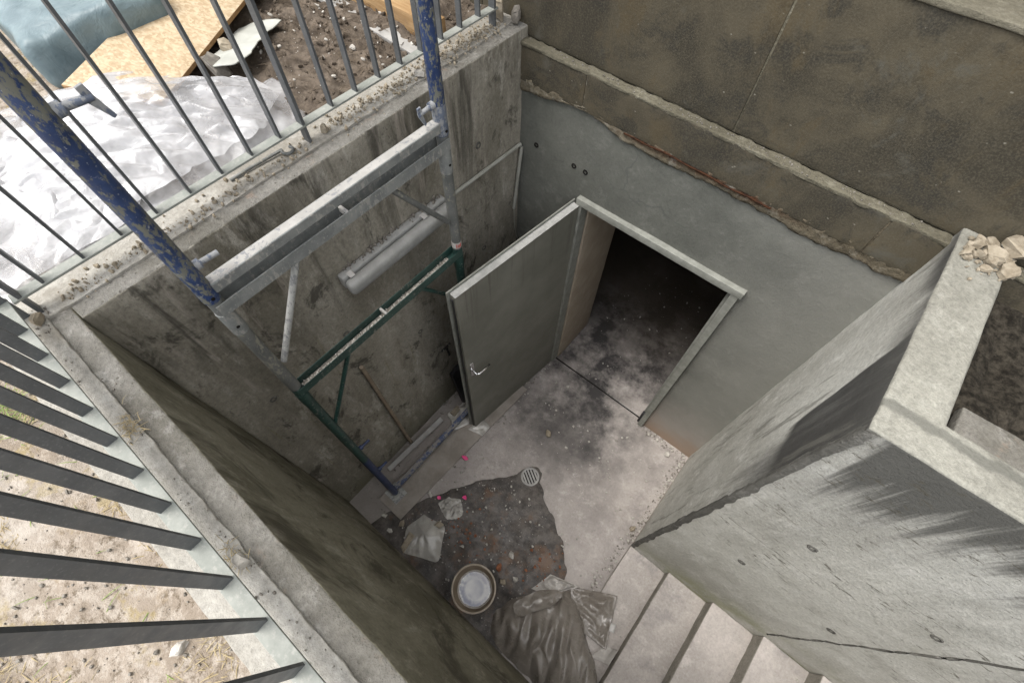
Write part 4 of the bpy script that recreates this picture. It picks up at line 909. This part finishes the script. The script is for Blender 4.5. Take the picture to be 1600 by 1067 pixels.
def twigs(name, pts, m, label, cat, seed, l0, l1, up=.3, w=.0016):
    r = np.random.default_rng(seed); V = []; F = []
    for p in pts:
        a = r.uniform(0, 6.28); L = r.uniform(l0, l1); d = np.array([math.cos(a), math.sin(a), abs(r.normal(0, up))]); d /= np.linalg.norm(d); s = np.array([-d[1], d[0], 0])*w*r.uniform(.6, 1.4)
        b = len(V); P0 = np.array(p)-np.array([0, 0, .002]); P1 = P0+d*L*.5+np.array([0, 0, .15*L*r.random()]); P2 = P0+d*L+np.array([0, 0, -.12*L*r.random()]); P2[2] = max(P2[2], p[2])
        u = np.array([0, 0, w*.8])
        for q_, k_ in ((P0, 1.), (P1, 1.), (P2, .35)): V += [q_-s*k_, q_+s*k_, q_+u*k_]
        for g in (0, 3): F += [(b+g, b+g+1, b+g+4, b+g+3), (b+g+1, b+g+2, b+g+5, b+g+4), (b+g+2, b+g, b+g+3, b+g+5)]
    return tag(mobj(name, V, F, m, None), label, cat, kind='stuff')
def gps(L):
    P = np.array([(a[0], a[1], 0) for a in L], float); z = gheight(P)
    return [(a[0], a[1], float(h)+(a[2] if len(a) > 2 else 0)) for a, h in zip(L, z)]
def gp(x, y, dz=0): return gps([(x, y, dz)])[0]
twigs('leaf_litter', gps([(r_.uniform(-1.2, -.21), r_.uniform(-1.0, .0), .008) for _ in range(700)]), plain('dark_litter', (.05, .038, .027), (.14, .11, .08), .9, .2, 9, 0), 'dark twigs and leaf litter over the mud behind the left coping', 'litter', 12, .015, .06, .2, .0016)
twigs('dry_moss', [(.43+r_.normal(0, .02), -2.165+r_.normal(0, .012), zc) for _ in range(60)]+[(.905+r_.normal(0, .02), -2.178+r_.normal(0, .008), zc) for _ in range(50)], STRAW, 'dry straw tufts caught on the nearest coping', 'straw', 3, .01, .035, .5, .0009)

# ================================================================== GROUND OUTSIDE
C_ = np.stack([r_.uniform(-.35, 1.35, 22000), r_.uniform(-2.95, -2.295, 22000), np.zeros(22000)], 1)
L = gps(C_[fbm(C_, 7, 3, 77) > r_.uniform(.0, .9, 22000)][:6500])
twigs('dry_grass', L, STRAW, 'dry straw grass over the earth beyond the foreground railing', 'grass', 4, .008, .04, .35, .0010)
L = gps([(.10+r_.normal(0, .06), -2.36+r_.normal(0, .02)) for _ in range(120)]+[(r_.uniform(0, 1.1), r_.uniform(-2.7, -2.3)) for _ in range(60)])
twigs('green_grass', L, GRASS, 'sparse green blades in the earth by the nearest wall', 'grass', 5, .02, .06, .6, .0011)
scatter('pebbles', gps([(r_.uniform(-.4, 1.4), r_.uniform(-3.0, -2.295), -.001) for _ in range(2200)]), .002, .012, CHIP_D, None, .6, 30, 'pale grit and pebbles on the earth beyond the foreground railing', 'gravel', 4)
piece('mortar_lump', gp(.955, -2.37), .034, CHIP, 'white stone on the earth at the bottom edge behind the railing', 'rubble', 47, .5)
# left: mud, rubble
scatter('mud_clods', gps([(r_.uniform(-1.3, -.21), r_.uniform(-1.05, .02), -.006) for _ in range(1500)]), .004, .034, plain('mud_clod', (.06, .048, .037), (.15, .124, .098), .95, .1, 25, .5), None, .45, 32, 'dark mud clods and rubble between the left coping and the timber', 'rubble', 3)
scatter('mud_chips', gps([(r_.uniform(-1.0, -.21), r_.uniform(-1.0, .0), .004) for _ in range(220)]), .004, .035, CHIP, None, .3, 33, 'pale plaster chips strewn over the mud', 'rubble', 4)
# plastic sheeting
def heap(name, outline, hfun, m, parent=None, n=180, rings=70, seed=1, jit=.02, c=None):
    q = smooth_outline(outline, n, jit, seed); c = np.array(c if c is not None else q.mean(0)); V = []
    for k in range(rings+1):
        t = k/rings; P = c+(q-c)*t; h = hfun(P, t); V.append(np.stack([P[:, 0], P[:, 1], h], 1))
    V = np.concatenate(V); F = []
    for k in range(rings): F += [(k*n+i, (k+1)*n+i, (k+1)*n+(i+1) % n, k*n+(i+1) % n) for i in range(n)]
    return mobj(name, V, F, m, parent, True)
def crum(P, f, seed, o=4): 
    w = p3(P[:, 0], P[:, 1]); w = w+.05*np.stack([fbm(w, 4, 2, seed+7), fbm(w, 4, 2, seed+8), 0*w[:, 0]], 1)
    h = fbm(w, f, o, seed, .5, True)
    return h
ol = [(-.205,-1.36),(-.24,-1.06),(-.33,-.995),(-.50,-.94),(-.60,-1.00),(-.68,-1.13),(-.80,-1.20),(-.95,-1.30),(-1.12,-1.42),(-1.16,-1.60),(-1.2,-1.85),(-1.35,-2.2),(-1.1,-2.5),(-.7,-2.45),(-.4,-2.30),(-.215,-2.24),(-.205,-2.0),(-.205,-1.7)]
ps = thing('plastic_sheeting', 'heap of crumpled clear plastic sheeting on the ground behind the left railing', 'plastic sheet', (-.7, -1.7, GZ))
crumple('film', ol, lambda P, d: GZ+.02+.085*np.clip(d/.25, 0, 1)**.6+.02*fbm(p3(P[:, 0], P[:, 1]), 3, 2, 5), SHEET, ps, .038, 301, (1., 1.7), R(35), .035, (.5, 1.), jit=.02)
ol2 = [(-.26,-1.55),(-.25,-1.25),(-.38,-1.06),(-.56,-1.08),(-.72,-1.22),(-.92,-1.36),(-1.04,-1.52),(-1.0,-1.75),(-.85,-2.0),(-.55,-2.05),(-.30,-1.95)]
crumple('film', ol2, lambda P, d: GZ+.075+.125*np.clip(d/.3, 0, 1)**.7, SHEET, ps, .022, 302, (1., 2.6), R(-30), .026, (.5, 1.), jit=.02)
ol3 = [(-.24,-2.22),(-.22,-1.75),(-.42,-1.62),(-.75,-1.80),(-.95,-2.1),(-.7,-2.4),(-.4,-2.34)]
crumple('film', ol3, lambda P, d: GZ+.06+.06*np.clip(d/.3, 0, 1)**.7, SHEET, ps, .032, 303, (1., 2.4), R(20), .028, (.5, 1.), jit=.02)
# blue-grey wrapped bundle
V, F, t = rbox_data((-.28, -.29, 0), (.28, .29, .17), res=.022, r=.035, amp=.014, freq=3.0, seed=88)
V[:, 2] *= 1+.10*np.cos(V[:, 0]*3); h = crum(V, 3.2, 231, 3); V[:, 2] += .014*h*(V[:, 2] > .05); V[:, 0] += .012*fbm(V, 5, 3, 91)
bb = mobj('wrapped_bundle', V, F, BLUEBAG, None, True); bb.location = (-1.42, -1.30, GZ+.01); bb.rotation_euler = (R(2), R(-2), R(-5))
tag(bb, 'blue-grey plastic wrapped bundle lying beside the board at top left', 'bundle')
ob = rbox('chipboard', (-.20, -.60, 0), (.20, .60, .019), [OSB_EDGE, OSB], None, res=.08, r=.0015); ob.location = (-1.116, -.99, GZ+.10); ob.rotation_euler = (R(1), R(3), R(30.4))
tag(ob, 'tan chipboard sheet lying across the rubble behind the left railing', 'board')
o = heap('torn_board', [(-.60,-1.10),(-.63,-1.0),(-.70,-.93),(-.73,-.86),(-.76,-.83),(-.80,-.735),(-.86,-.73),(-.95,-.80),(-.96,-.88),(-.88,-.98),(-.78,-1.12),(-.68,-1.16)], lambda P, t: GZ+.075+.05*np.sin((P[:, 0]+.8)*5)+.006*crum(P, 5, 241, 2), CARD, None, 150, 20, 6, .008)
o.modifiers.new('thickness', 'SOLIDIFY').thickness = .004; tag(o, 'torn pale curled sheet beside the chipboard edge', 'torn sheet')
piece('brick_fragment', gp(-.70, -1.13, .02), .11, CHIP_D, 'grey broken block under the edge of the chipboard', 'rubble', 151, .5)
piece('brick_fragment', gp(-.80, -1.02, .02), .08, CHIP_T, 'tan broken piece wedged between chipboard and torn sheet', 'rubble', 152, .5)
o = rbox('timber_beam', (-.55, -.045, 0), (.55, .045, .11), BEAM, None, res=.06, r=.004, amp=.001); o.location = (-.77, -.315, GZ+.005); o.rotation_euler = (0, 0, R(-1.5))
tag(o, 'orange brown timber beam lying on the mud near the stone wall', 'beam')
o = rbox('timber_plank', (-.5, -.035, 0), (.5, .035, .02), WHITEWOOD, None, res=.06, r=.003); o.location = (-.75, -.42, GZ+.012); o.rotation_euler = (R(3), 0, R(-3))
tag(o, 'grey plank lying alongside the timber beam', 'plank')
